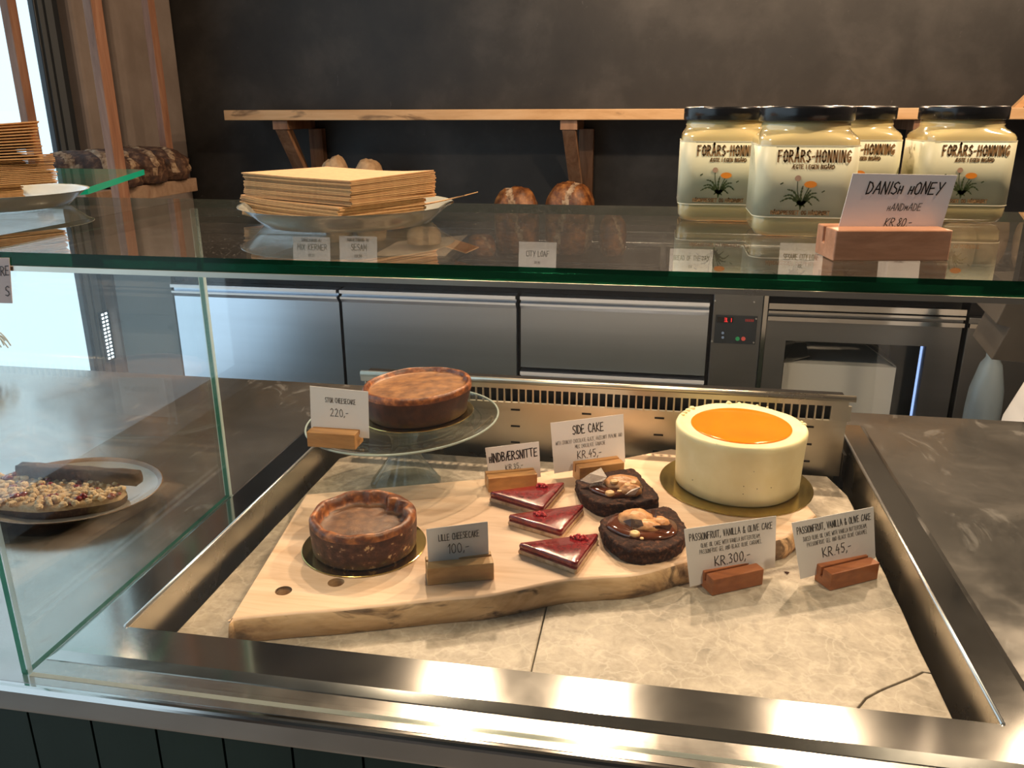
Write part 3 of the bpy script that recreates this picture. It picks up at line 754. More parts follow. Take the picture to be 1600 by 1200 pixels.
# raspberry slices
labs = ['raspberry slice with red glaze, the rearmost of three, touching its sign block', 'middle one of the three red-glazed raspberry slices', 'frontmost red-glazed raspberry slice, with a large crumbled raspberry at its corner']
tri = [((763, 768), (848, 793), (883, 752)), ((792, 804), (877, 829), (913, 787)), ((808, 848), (901, 881), (936, 832))]
ber = [(846, 758, .010), (845, 802, .011), (905, 839, .014)]
for k in range(3):
    zt = ZB+.0185
    P = [atz(*p, zt) for p in tri[k]]
    cx = sum(p.x for p in P)/3; cy = sum(p.y for p in P)/3
    root = thing('raspberry_slice', (cx, cy, ZB+.0004), labs[k], 'pastry', 'raspberry slices on the wooden board')
    def tripoly(s, seed=0, amp=0):
        w_ = wob(seed+k, 9, amp); out = []
        Q = [V((cx+(p.x-cx)*s, cy+(p.y-cy)*s)) for p in P]
        for i in range(3):
            a, b_ = Q[i], Q[(i+1) % 3]
            for j in range(12):
                t_ = .03+.94*j/11; q = a.lerp(b_, t_); dn = (q-V((cx, cy))).normalized(); out.append(q+dn*(w_(i*12+j) if amp else 0))
        return out
    def R3(s, z, seed=0, amp=0): return [(q.x, q.y, z) for q in tripoly(s, seed, amp)]
    obj('shortcrust', MB().rings([R3(1.0, ZB+.0004, 51, .0012), R3(1.02, ZB+.004, 52, .0016), R3(1.0, ZB+.0075, 53, .0012)]), 'shortcrust', root)
    obj('jam', MB().rings([R3(.985, ZB+.0075, 54, .0008), R3(.985, ZB+.0098, 55, .0008)]), 'jam_layer', root)
    obj('glaze', MB().rings([R3(.975, ZB+.0098), R3(.99, ZB+.012), R3(.99, ZB+.016), R3(.97, ZB+.0180), R3(.93, ZB+.0186)]), 'raspberry_glaze', root, smooth=True)
    rb = MB(); rg = random.Random(60+k); c0 = atz(ber[k][0], ber[k][1], ZB+.021)
    for j in range(26):
        a = rg.uniform(0, 6.28); q = rg.random()**.6; rr = ber[k][2]
        rb.ball((c0.x+rr*q*cos(a), c0.y+rr*.55*q*sin(a), ZB+.0195+rg.uniform(0, .005)*(1-q)), *[rg.uniform(.0016, .0030)]*3, 8, 5)
    obj('raspberry_crumb', rb, 'raspberry', root, smooth=True)['kind'] = 'stuff'

# chocolate slices
def outline(pp, z, n=3): return [V((p.x, p.y, 0)) for p in smoothline([atz(*p, z) for p in pp+[pp[0]]], n)[:-1]]
o1 = [(900, 750), (906, 767), (924, 781), (941, 788), (969, 789), (1003, 785), (1028, 778), (1023, 766), (1007, 750), (993, 734), (978, 732), (950, 737), (925, 741)]
o2 = [(938, 811), (942, 828), (958, 845), (978, 857), (1003, 861), (1034, 858), (1061, 847), (1074, 830), (1064, 812), (1053, 797), (1040, 791), (1022, 794), (975, 799), (950, 806)]
def choc(oo, lab, gc, grx, gry, seed, cream, nuts, shards):
    hz = .024; zt = ZB+hz; P = outline(oo, zt, 9); cx = sum(p.x for p in P)/len(P); cy = sum(p.y for p in P)/len(P)
    root = thing('chocolate_cake_slice', (cx, cy, ZB+.0004), lab, 'cake slice', 'chocolate cake slices on the wooden board')
    nf = n3(seed); n = len(P); rr = []
    for s, z, a in ((.97, .0004, .3), (1.0, .003, 1), (1.01, .006, 1), (1.015, .010, 1), (1.0, .013, 1), (1.0, .016, 1), (1.01, .019, 1), (1.005, .022, 1), (.985, hz, .8), (.95, hz+.0005, .5), (.9, hz+.0006, .5), (.8, hz+.0006, .5), (.7, hz+.0006, .5), (.6, hz+.0008, .5), (.3, hz+.0006, .3)):
        ring = []
        for i, p in enumerate(P):
            q = V((cx+(p.x-cx)*s, cy+(p.y-cy)*s, ZB+z)); d = V((q.x-cx, q.y-cy, 0)).normalized()
            f = (nf(q, 260)*.0022+nf(q+V((3, 1, 0)), 900)*.0016)*a; ring.append(q+d*f+V((0, 0, (nf(q+V((1, 1, 1)), 300)*.0009+nf(q, 800)*.0008)*(1 if z > .003 else 0))))
        rr.append(ring)
    obj('sponge', MB().rings(rr), 'choc_sponge', root, smooth=True)
    g0 = atz(gc[0], gc[1], zt+.003)
    gx = grx; gy = gry; wg_ = wob(seed+4, 5, .06)
    obj('ganache', MB().lathe([(1, .0), (1.02, .003), (.97, .006), (.8, .0075), (.45, .0078), (.2, .0078)], 48, (g0.x, g0.y, zt-.0005),
        lambda k_, a, r, z: (r*(1+wg_(a)), z), sx=gx, sy=gy), 'ganache', root, smooth=True)
    nf2 = n3(seed+9)
    cb = MB()
    for (px, py, rx, ry, rz) in cream:
        c0 = atz(px, py, zt+.008)
        cb.ball((c0.x, c0.y, zt+.008), rx, ry, rz, 24, 16, lambda d, p: p*(1+.16*nf2(d, 3)+.06*nf2(d, 9)))
    obj('praline_cream', cb, 'praline', root, smooth=True)
    for (px, py, r) in nuts:
        c0 = atz(px, py, zt+.017)
        obj('hazelnut_piece', MB().lathe([(r*.5, 0), (r, r*.35), (r*.95, r*.8), (r*.6, r), (r*.35, r*.75), (r*.1, r*.7)], 16, (c0.x, c0.y, zt+.012)), 'hazelnut', root, smooth=True)
    for pl, up in shards:
        Q = [atz(px, py, zt+.010+dz) for px, py, dz in pl]
        d = V((0.0004, .0008, .0012)); m_ = MB(); n_ = len(Q)
        m_.add([q for q in Q]+[q+d for q in Q], [tuple(range(n_-1, -1, -1)), tuple(range(n_, 2*n_))]+[(i, (i+1) % n_, n_+(i+1) % n_, n_+i) for i in range(n_)])
        obj('chocolate_shard', m_, 'choc_shard', root)
choc(o1, 'chocolate cake slice by the white sign block, with a gold-dusted chocolate shard', (962, 761), .046, .037, 71,
     [(972, 755, .030, .025, .012), (985, 766, .018, .014, .010)], [(960, 752, .0075), (981, 757, .0065), (990, 753, .006), (953, 770, .008), (968, 765, .004)],
     [(((906, 752, .0), (922, 757, .0), (941, 753, .006), (948, 747, .010), (939, 732, .014), (921, 741, .008)), 1),
      (((976, 774, .0), (992, 774, .002), (1001, 762, .010), (988, 765, .006)), 1)])
choc(o2, 'front chocolate cake slice, its glossy top partly behind the 300 crown sign', (1003, 821), .055, .041, 83,
     [(994, 811, .027, .022, .014), (1010, 822, .022, .015, .009), (1030, 816, .015, .013, .008)], [(992, 833, .0078), (1008, 812, .005), (1003, 838, .003)],
     [(((974, 815, .002), (985, 824, .0), (1005, 822, .004), (1002, 814, .009), (986, 812, .009)), 1),
      (((1018, 798, .006), (1022, 816, .0), (1026, 815, .002), (1024, 797, .012)), 1),
      (((1014, 824, .001), (1047, 829, .0), (1050, 822, .006), (1030, 822, .006)), 1)])

# ------------------------------------------------------------------ signs: oak block + paper card
def block(fl_, fr_, z, depth, h_, mat, lab, lean=.0):
    a = V((fl_[0], fl_[1], z)); b_ = V((fr_[0], fr_[1], z)); u = (b_-a).normalized(); n_ = V((-u.y, u.x, 0)); up = V((0, 0, h_))
    s0 = depth*.56; s1 = depth*.68; mb = MB()
    def q(d, l, zz): return a+(b_-a)*l+n_*d+V((0, 0, zz))
    prof = [(0, 0), (depth, 0), (depth, h_*.9), (s1, h_), (s1-.0008, h_*.45), (s0, h_*.45), (s0, h_), (.0035, h_)]
    prof = [(0, 0), (depth, 0), (depth, h_), (s1, h_), (s1, h_*.45), (s0, h_*.45), (s0, h_), (0, h_)]
    r0 = [q(d, 0, zz) for d, zz in prof]; r1 = [q(d, 1, zz) for d, zz in prof]
    n8 = len(prof)
    mb.add(r0+r1, [(i, (i+1) % n8, n8+(i+1) % n8, n8+i) for i in range(n8)]+[(7, 6, 5, 0), (5, 4, 1, 0), (4, 3, 2, 1), (n8+0, n8+5, n8+6, n8+7), (n8+0, n8+1, n8+4, n8+5), (n8+1, n8+2, n8+3, n8+4)])
    o = obj('card_holder', mb, mat, bevel=.0012)
    return tag(o, lab, 'card holder', None)
def card(tl, tr, br, bl, lines, lab, mat='paper_white', name='price_card', seed=1, group=None):
    tl, tr, br, bl = map(V, (tl, tr, br, bl))
    W = ((tr-tl).length+(br-bl).length)/2; Hh = ((tl-bl).length+(tr-br).length)/2
    nrm = (br-bl).cross(tl-bl).normalized()
    if nrm.y > 0: nrm = -nrm
    def fr(u, v, off):
        s, t_ = u/W, v/Hh
        return bl*(1-s)*(1-t_)+br*s*(1-t_)+tr*s*t_+tl*(1-s)*t_+nrm*off
    mb = MB(); N = 10
    G = [[fr(W*j/N, Hh*i/N, 0) for j in range(N+1)] for i in range(N+1)]
    fl_ = [p for r_ in G for p in r_]; ix = lambda i, j: i*(N+1)+j; M_ = len(fl_)
    ed_ = [(0, j) for j in range(N)]+[(i, N) for i in range(N)]+[(N, j) for j in range(N, 0, -1)]+[(i, 0) for i in range(N, 0, -1)]
    mb.add(fl_+[p-nrm*.0007 for p in fl_],
           [(ix(i, j), ix(i, j+1), ix(i+1, j+1), ix(i+1, j)) for i in range(N) for j in range(N)]
           + [(M_+ix(i, j), M_+ix(i+1, j), M_+ix(i+1, j+1), M_+ix(i, j+1)) for i in range(N) for j in range(N)]
           + [(ix(*a), M_+ix(*a), M_+ix(*b_), ix(*b_)) for a, b_ in zip(ed_, ed_[1:]+ed_[:1])])
    root = obj(name, mb, mat); tag(root, lab, 'sign', group)
    lt = MB()
    for i, (txt, cu, v_, hh, pen, *mx) in enumerate(lines):
        write(lt, txt, fr, W*cu, Hh*v_, Hh*hh, Hh*pen*.78, (mx[0] if mx else .92)*W, seed=seed+i, slant=(mx[1] if len(mx) > 1 else 0))
    obj('lettering', lt, 'ink', root)
    return root
def A(px, py, y): return aty(px, py, y)
# stor cheesecake (stands on the glass plate)
zpl = 1.52-.5435
block((-.573, 1.222), (-.487, 1.222), zpl-.0005, .040, .027, 'block_oak', 'oak block holding the cheesecake sign on the glass stand')
bl_ = V((-.5765, 1.249, zpl+.0125)); br_ = V((-.4715, 1.249, zpl+.011))
card(A(484, 603, 1.252), A(575, 612, 1.252), br_, bl_,
     [('STOR CHEESECAKE', .52, .70, .10, .012, .52), ('220,-', .50, .42, .16, .014)], 'white sign for the large cheesecake priced 220, upright on the glass stand', seed=3)
# lille cheesecake
block((-.297, .980), (-.207, 1.012), ZB+.0003, .036, .027, 'block_pale', 'pale oak block in front of the small cheesecake, holding its sign')
card(A(666, 827, 1.005), A(762, 815, 1.040), A(764, 876, 1.036), A(670, 888, 1.001),
     [('LILLE CHEESECAKE', .52, .66, .16, .018, .66), ('100,-', .50, .32, .24, .02)], 'white sign for the small cheesecake priced 100, upright on the wooden board', seed=7)
# hindbaersnitte
block((-.272, 1.288), (-.190, 1.322), ZB+.0003, .034, .027, 'block_oak', 'oak block behind the rearmost raspberry slice')
card(A(758, 700, 1.322), A(842, 690, 1.356), A(845, 745, 1.352), A(766, 762, 1.318),
     [('hINDB\u00c6RSNITTE', .50, .62, .22, .034, .90), ('KR.35,-', .50, .36, .14, .014)], 'white sign for the raspberry slices priced 35, behind the slices', seed=12)
# side cake
block((-.118, 1.352), (-.040, 1.392), ZB+.0003, .034, .030, 'block_oak', 'orange oak block behind the chocolate slice with the gold shard')
card(A(860, 661, 1.375), A(974, 647, 1.432), A(977, 722, 1.428), A(866, 740, 1.370),
     [('SIDE CAKE', .50, .72, .17, .022, .42), ('WITH CRUNCHY CHOCOLATE GLAZE, HAZELNUT PRALINE AND', .51, .55, .075, .005, .92), ('MILK CHOCOLATE GANACHE', .52, .435, .075, .005, .42), ('KR.45,-', .50, .22, .15, .015)],
     'wide white sign headed side cake priced 45, before the steel grille', seed=17)
# passionfruit x2
PF = [('PASSIONFRUIT, VANILLA & OLIVE CAKE', .50, .78, .12, .013, .91), ('OLIVE OIL CAKE WITH VANILLA BUTTERCREAM,', .49, .64, .075, .0065, .66), ('PASSIONFRUIT GEL AND BLACK OLIVE CARAMEL.', .49, .53, .075, .0065, .70)]
block((.104, 1.081), (.180, 1.125), ZS+.0003, .034, .027, 'block_red', 'reddish wood block holding the 300 crown sign, against the live-edge board')
card(A(1069, 827, 1.095), A(1213, 806, 1.160), A(1211, 886, 1.160), A(1078, 917, 1.095), PF+[('KR.300,-', .50, .27, .17, .017)],
     'white passionfruit cake sign priced 300, the left one of the pair in front', seed=23)
block((.276, 1.124), (.353, 1.171), ZS+.0003, .034, .028, 'block_red', 'reddish wood block holding the passionfruit cake slice sign near the right wall of the well')
PF2 = [PF[0], ('JUICED OLIVE OIL CAKE WITH VANILLA BUTTERCREAM,', .50, .64, .075, .0065, .80), ('PASSIONFRUIT GEL AND BLACK OLIVE CARAMEL', .52, .53, .075, .0065, .76)]
card(A(1237, 817, 1.135), A(1365, 792, 1.200), A(1368, 872, 1.202), A(1251, 905, 1.137), PF2+[('KR.45,-', .50, .28, .17, .017)],
     'white passionfruit cake sign priced 45, the right one of the pair in front', seed=23)
cr = MB(); c0 = atz(1229, 896, ZS); cr.add([c0+V((-.004, .003, .001)), c0+V((.005, .003, .0012)), c0+V((0, -.004, .0008)), c0+V((0, 0, .0035))], [(0, 1, 3), (1, 2, 3), (2, 0, 3), (0, 2, 1)])
tag(obj('chocolate_crumb', cr, 'choc_shard'), 'tiny dark chocolate crumb lying on the stone between the two front signs', 'crumb')

# ------------------------------------------------------------------ honey jars on the glass shelf
def rsq(wd, r, z, n=64):
    out = []
    for i in range(n):
        a = 2*pi*i/n; c_, s_ = cos(a), sin(a); k = wd-r
        # distance along the ray to the rounded square
        t_ = wd/max(abs(c_), abs(s_)); x, y = c_*t_, s_*t_
        if abs(x) > k and abs(y) > k and r > 1e-6:
            cx, cy = math.copysign(k, x), math.copysign(k, y)
            B = c_*cx+s_*cy; D = B*B-(cx*cx+cy*cy-r*r); t_ = B+math.sqrt(max(0, D)); x, y = c_*t_, s_*t_
        out.append((x, y, z))
    return out
JH, JW, JR = .115, .0500, .016
def make_jar(c, lab):
    c = V(c); root = thing('honey_jar', c, lab, 'jar', 'honey jars on the glass shelf')
    T = lambda ring: [c+V(p) for p in ring]
    prof = [(JW-.010, JR-.002, .0), (JW-.004, JR, .002), (JW-.0005, JR+.001, .008), (JW, JR, .018), (JW, JR, .090), (JW-.0003, JR, .0965), (JW-.0012, JR+.004, .1000), (JW-.0030, JR+.013, .1030), (.0456, .040, .1058), (.0446, .0444, .1085), (.0455, .0455, .1105), (.0448, .0448, .1120), (.0440, .0440, .116)]
    obj('jar_body', MB().rings([T(rsq(a, r, z)) for a, r, z in prof]), 'honey', root, smooth=True)
    lp = [(.0470, .1155), (.0482, .1165), (.0484, .1280), (.0476, .1300), (.0455, .1308), (.0440, .1302), (.03, .1302), (.01, .1302)]
    obj('lid', MB().lathe(lp, 64, c), 'lid_black', root, smooth=True)
    lw = JW+.0006; z0, z1 = .0205, .0930
    lb = MB().rings([T(rsq(lw-.0003, JR, z0)), T(rsq(lw, JR, z0)), T(rsq(lw, JR, z1)), T(rsq(lw-.0003, JR, z1))], cap0=False, cap1=False)
    label = obj('label', lb, 'label_paper', root, smooth=True)
    ln_ = MB()
    for z in (z0, z1-.0012):
        ln_.rings([T(rsq(lw+.0002, JR, z)), T(rsq(lw+.0002, JR, z+.0012))], cap0=False, cap1=False)
    obj('label_border', ln_, 'label_line', label, smooth=True)
    def fr(u, v, off):      # front face; bends round the corner past the flat
        fl_ = lw-JR
        if abs(u) <= fl_: p = V((u, -lw-off, v))
        else:
            s = math.copysign(1, u); a = (abs(u)-fl_)/JR; p = V((s*(fl_+(JR+off)*sin(a)), -(fl_+(JR+off)*cos(a)), v))
        return c+p
    lt = MB()
    write(lt, 'FOR\u00c5RS-HONNING', fr, .004, .0768, .0110, .0017, seed=2, jit=0, stretch=.070, lift=.0003, track=.30)
    write(lt, '\u00c6GTE I EGEN BIG\u00c5RD', fr, .004, .0700, .0038, .0009, seed=2, jit=0, stretch=.041, lift=.0003)
    write(lt, 'H\u00c5NDPRESSET OG H\u00c5NDR\u00d8RT', fr, -.0045, .0240, .0038, .0009, seed=2, jit=0, stretch=.058, lift=.0003)
    obj('lettering', lt, 'label_brown', label)
    def ribbon(mb, pts, w0, w1, serr=0):
        P = smoothline([(p[0]*1.2-.006, .0335+(p[1]-.0335)*1.08, 0) for p in pts], 6); n_ = len(P)
        for i in range(n_-1):
            a, b_ = P[i], P[i+1]; d = (b_-a).normalized(); nn = V((-d.y, d.x, 0))
            ws = [w0+(w1-w0)*t_/(n_-1) for t_ in (i, i+1)]
            if serr: ws = [w_*(.55 if (i+k) % 2 else 1.35) for k, w_ in enumerate(ws)]
            q = [a-nn*ws[0], b_-nn*ws[1], b_+nn*ws[1], a+nn*ws[0]]
            mb.add([fr(p.x, p.y, .0003) for p in q], [(0, 1, 2, 3)])
    lf = MB(); o = (.0015, .0335)
    for tip, mid in (((-.016, .0365), (-.008, .040)), ((-.0135, .0415), (-.007, .0425)), ((-.011, .0480), (-.005, .0455)), ((.0015, .0515), (.0005, .043)), ((.016, .0375), (.010, .0415)), ((.0135, .0450), (.008, .0435)), ((.0085, .0480), (.0055, .043)), ((.0105, .0335), (.006, .0375)), ((-.003, .0325), (-.001, .0345)), ((.0045, .0318), (.003, .034))):
        ribbon(lf, (o, mid, tip), .0014, .0005, 1)
    ribbon(lf, (o, (-.0025, .046), (-.0032, .0575)), .0004, .0003)
    ribbon(lf, (o, (.004, .043), (.0075, .0525)), .0005, .0004)
    ribbon(lf, ((.0012, .0365), (.001, .029)), .0022, .0003)
    for bx, bz in ((-.016, .0535), (.0185, .0465)): ribbon(lf, ((bx-.0012, bz-.0008), (bx+.0012, bz+.0008)), .0006, .0006)
    obj('dandelion_leaves', lf, 'leaf_print', label)
    def spot(mb, u, v, ru, rv):
        mb.add([fr(u+ru*cos(2*pi*i/18)*(1+.08*(i % 2)), v+rv*sin(2*pi*i/18), .0006) for i in range(18)], [tuple(range(18))])
    fo = MB(); spot(fo, .0030, .0545, .0060, .0034); obj('dandelion_flower', fo, 'flower_print', label)
    sd = MB(); spot(sd, -.0098, .0605, .0030, .0030); obj('seed_head', sd, 'seed_print', label)
    sv = MB(); rg = random.Random(5)
    for k in range(26):        # botanical drawing on the left face
        y = rg.uniform(-.016, .016); z = rg.uniform(.030, .084); a = rg.uniform(.9, 2.2); L_ = rg.uniform(.003, .008); w_ = .0005
        p0 = V((-lw-.0005, y, z)); p1 = p0+V((0, cos(a)*L_, sin(a)*L_)); n_ = V((0, -sin(a), cos(a)))*w_
        sv.add([c+p0-n_, c+p1-n_*.3, c+p1+n_*.3, c+p0+n_], [(0, 1, 2, 3)])
    obj('side_drawing', sv, 'leaf_soft', label)
    return root
zj = ZG+.0003
make_jar((.1465, .953, zj), 'front honey jar, standing left of the handwritten honey sign and fully in view')
make_jar((.0705, 1.068, zj), 'honey jar at the left end of the group, half hidden by the front jar')
make_jar((.229, 1.122, zj), 'rear honey jar, only its right side showing behind the front jar')
make_jar((.346, 1.100, zj), 'honey jar at the right end of the group, behind the honey sign')
block((.152, .762), (.252, .778), ZG+.0003, .048, .027, 'block_rose', 'rose-brown wood block on the glass shelf holding the honey sign')
card(A(1333, 271, .788), A(1496, 274, .804), A(1470, 360, .806), A(1309, 360, .790),
     [('DANISh hONEY', .53, .66, .21, .030, .92, .12), ('hANDmADE', .58, .36, .13, .014, .40, .12), ('KR.80,-', .56, .07, .15, .017, .32, .12)], 'white honey sign priced 80, on the glass shelf before the jars', seed=31)

# ------------------------------------------------------------------ oval dishes with paper napkins
def dish(c, rx, ry, h_, lab, rot=0):
    root = None
    prof = [(.70, 0), (.78, .0015), (.85, h_*.45), (.95, h_*.92), (.985, h_), (.995, h_+.0006), (.975, h_-.0004), (.93, h_*.85), (.84, h_*.42), (.74, .005), (.4, .004), (.1, .004)]
    mb = MB().lathe([(r, z) for r, z in prof], 96, (0, 0, 0), sx=rx, sy=ry)
    m_ = Matrix.Rotation(rot, 3, 'Z'); mb.v = [m_ @ p + V(c) for p in mb.v]
    return tag(obj('oval_dish', mb, 'ceramic', smooth=True), lab, 'dish')
dish((-.369, .955, ZG+.0003), .127, .132, .022, 'glazed grey-green oval dish on the glass shelf, under the square napkin stack')
dish((-.930, 1.035, ZG+.0003), .132, .125, .022, 'glazed grey-green dish at the left edge, under the tall untidy napkin pile')
def napkin(c, size, rot, lab, group=None, bend=None, th=.0017, aspect=1.0, sh=(0, 0)):
    n_ = 8; cr_, sr_ = cos(rot), sin(rot); G = []
    for i in range(n_+1):
        row = []
        for j in range(n_+1):
            u, v_ = (j/n_-.5)*2, (i/n_-.5)*2
            x, y = u*size/2, v_*size*aspect/2
            z = bend(u, v_) if bend else 0
            row.append(V((c[0]+x*cr_-y*sr_, c[1]+x*sr_+y*cr_, c[2]+z+th)))
        G.append(row)
    o = obj('paper_napkin', MB().plate(G, th*.93), 'kraft', smooth=False)
    return tag(o, lab, 'napkin', group)
rg = random.Random(9)
z = ZG+.0048; NC = V((-.385, .958, 0)); AS = .70; rot0 = R(-30)
g1 = 'paper napkins stacked on the middle oval dish'
for k in range(13):
    napkin((NC.x-.004+rg.uniform(-.0014, .0014), NC.y-.002+rg.uniform(-.0014, .0014), z), .186, rot0+R(rg.uniform(-.7, .7)), 'kraft paper napkin in the lower layer of the square stack on the middle dish', g1, lambda u, v_: .003*max(0, -u)**3, aspect=AS)
    z += .00185
z += .001
for k in range(15):
    top = k == 14
    ff = k/14
    napkin((NC.x+.004+rg.uniform(-.0013, .0013), NC.y+.003+rg.uniform(-.0013, .0013), z), .19, rot0+R(2.5+rg.uniform(-.6, .6)),
           'topmost kraft napkin of the square stack on the middle dish' if top else 'kraft paper napkin in the upper layer of the square stack on the middle dish', g1,
           lambda u, v_, f=ff: .004*f*(max(0, u)**2)*(.5+.5*v_)+.003*f*max(0, -u)*.4-.0015*f, aspect=AS)
    z += .0019
napkin((-.272, .985, ZG+.021), .10, R(-8), 'single loose kraft napkin sticking up at the right end of the middle dish', None, lambda u, v_: .010*u+.002*u*u, .0012, .45)
z = ZG+.0048; LC = V((-.965, 1.025, 0)); g2 = 'paper napkins in the tall pile on the left dish'
for k in range(14):
    napkin((LC.x-.012+rg.uniform(-.002, .002), LC.y-.012+rg.uniform(-.002, .002), z), .185, R(-33+rg.uniform(-1, 1)), 'kraft napkin in the bottom part of the tall left pile', g2, aspect=.75)
    z += .0020
for k in range(17):
    napkin((LC.x+.018+rg.uniform(-.002, .002), LC.y+.012+rg.uniform(-.002, .002), z), .185, R(-28+rg.uniform(-1.2, 1.2)), 'kraft napkin in the jutting middle part of the tall left pile', g2, lambda u, v_, f=k/16: .006*f*max(0, u), aspect=.75)
    z += .0020
for k in range(13):
    top = k == 12
    napkin((LC.x+.022+rg.uniform(-.0015, .0015), LC.y-.004+rg.uniform(-.0015, .0015), z), .18, R(-31+rg.uniform(-1, 1)), 'topmost kraft napkin of the tall pile on the left dish' if top else 'kraft napkin in the curling top part of the tall left pile', g2,
           lambda u, v_, f=k/12: .016*f*max(0, u)**2+.004*f*max(0, v_), aspect=.75)
    z += .0023

# ------------------------------------------------------------------ crumble cake on the left plate
zpl_ = zc+.0004; PC = V((-.955, 1.115, zpl_))
pp_ = [(.62, 0), (.66, .002), (.80, .008), (.95, .019), (1.0, .0235), (1.005, .0245), (.99, .0245), (.94, .0195), (.80, .0105), (.64, .0045), (.3, .004), (.1, .004)]
pm_ = MB().lathe(pp_, 96, PC, sx=.150, sy=.128, mats=[1, 1, 1, 1, 1, 1, 1, 0, 0, 0, 0])
tag(obj('plate', pm_, ['plate_inside', 'brown_glaze'], smooth=True), 'oval plate with a brown rim, holding crumble cake left of the glass divider', 'plate')
def slab(oo, z0, z1, seed, amp):
    P = outline(oo, z1, 4); cx = sum(p.x for p in P)/len(P); cy = sum(p.y for p in P)/len(P); nf = n3(seed); rr = []
    for s, z in ((.98, z0), (1.0, z0+.003), (1.0, z1-.007), (.98, z1), (.7, z1+.003), (.4, z1+.004), (.15, z1+.004)):
        rr.append([V((cx+(p.x-cx)*s, cy+(p.y-cy)*s, z))+V((nf(p+V((0, 0, z)), 200), nf(p+V((3, 0, z)), 200), nf(p+V((s, 2, z)), 260)*.8))*amp for p in P])
    return MB().rings(rr, [0, 0, 1, 1, 1, 1]), V((cx, cy, z0))
zk = PC.z+.0046
oc = [(-70, 770), (-20, 750), (40, 737), (110, 741), (170, 750), (197, 763), (180, 778), (120, 789), (60, 795), (-10, 790), (-60, 786)]
mb, c0 = slab(oc, zk, zk+.020, 91, .0012)
kk = thing('crumble_cake', c0, 'piece of raspberry crumble cake with a pale crumb topping, lying on the oval plate', 'cake')
obj('cake_base', mb, ['dark_cake', 'crumble'], kk, smooth=True)
P = outline(oc, zk+.022, 3); rg = random.Random(14); cb = MB(); jb = MB(); nf = n3(2)
cxx = sum(p.x for p in P)/len(P); cyy = sum(p.y for p in P)/len(P)
for k in range(420):
    p = P[rg.randrange(len(P))]; s = rg.random()**.5*.97
    q = V((cxx+(p.x-cxx)*s, cyy+(p.y-cyy)*s, zk+.0225+rg.uniform(0, .005)))
    if nf(q, 55) > .12: r = rg.uniform(.004, .0075); jb.ball(q, r, r, r*.6, 8, 5)
    else: r = rg.uniform(.0030, .0075); cb.ball(q, r, r*.9, r*.7, 8, 6, lambda d, p: p*(1+.25*nf(d+q*300, 3)))
obj('crumble_topping', cb, 'crumble', kk)['kind'] = 'stuff'
obj('raspberry_filling', jb, 'raspberry_glaze', kk, smooth=True)['kind'] = 'stuff'
a, b_ = atz(26, 748, zk+.024), atz(212, 762, zk+.022)
u = (b_-a).normalized(); n_ = V((-u.y, u.x, 0)); nf = n3(31); rr = []
for i in range(15):
    c_ = a.lerp(b_, i/14)+n_*.012
    ring = []
    for k in range(14):
        t_ = 2*pi*k/14; x, y = max(-.011, min(.011, .015*cos(t_))), max(-.011, min(.011, .015*sin(t_)))
        p = c_+n_*x+V((0, 0, y+.012)); ring.append(p+V((nf(p, 200), nf(p, 230), nf(p, 270)))*.0012)
    rr.append(ring)
tag(obj('cake_slice', MB().rings(rr), 'dark_cake', smooth=True), 'dark brown cake slice lying across the back of the oval plate', 'cake slice')
# note stuck to the shelf front and pot plant at the far left
YN = .6915
nt_ = card(aty(-75, 402, YN), aty(14, 403, YN), aty(19, 474, YN), aty(-70, 472, YN), [('CARE', .83, .62, .20, .022, .30), ('S', .93, .16, .22, .022, .2)], 'pinkish paper note taped to the front of the glass shelf at the far left', 'paper_pink', 'paper_note', 4)
pc = atz(-8, 574, zc); pc = V((pc.x-.01, 1.725, zc+.0004))
pt = thing('potted_plant', pc, 'pale trailing plant in a blue-grey pot at the far left, by the window', 'plant')
obj('pot', MB().lathe([(.034, 0), (.036, .002), (.044, .060), (.046, .062), (.042, .060), (.033, .05), (.01, .05)], 32, pc), 'pot_blue', pt, smooth=True)
st_ = MB(); rg = random.Random(8)
for k in range(34):
    a = rg.uniform(0, 6.28); L_ = rg.uniform(.06, .095); hh = rg.uniform(.03, .06)
    st_.tube(smoothline([pc+V((0, 0, .05)), pc+V((L_*.4*cos(a), L_*.4*sin(a), .055+hh)), pc+V((L_*.8*cos(a), L_*.8*sin(a), .055+hh*.8)), pc+V((L_*cos(a), L_*sin(a), .055+hh*.1))], 4), .0018, 5)
obj('foliage', st_, 'plant_pale', pt)['kind'] = 'stuff'

# ------------------------------------------------------------------ back of the shop: refrigerated units under a steel worktop
FY = 2.88; ZW = 1.52-.54
fx = lambda px, py=520: aty(px, py, FY).x
fz = lambda px, py: aty(px, py, FY).z
wt = MB().box(-2.12, 3.0, FY-.025, YW, ZW-.040, ZW)
wt.box(-2.12, 3.0, YW-.02, YW, ZW, ZW+.05)
tag(obj('steel_worktop', wt, 'worktop_steel', bevel=.004), 'long stainless worktop along the back wall, under the loaves', 'worktop')
un = thing('drawer_refrigerator', (-.9, 3.2, 0), 'refrigerated drawer unit with steel drawer fronts and a red digital display', 'refrigerator')
xl, xa, xb, xc, xd, xe = fx(283), fx(537), fx(812), fx(1105), fx(1190), fx(1196)
obj('cabinet_body', MB().box(-2.10, xe-.01, FY+.025, YW-.02, .08, ZW-.041), 'black_metal', un)
obj('side_panel', MB().box(-2.10, xl-.012, FY-.002, FY+.024, .10, ZW-.045), 'side_grey', un, bevel=.003)
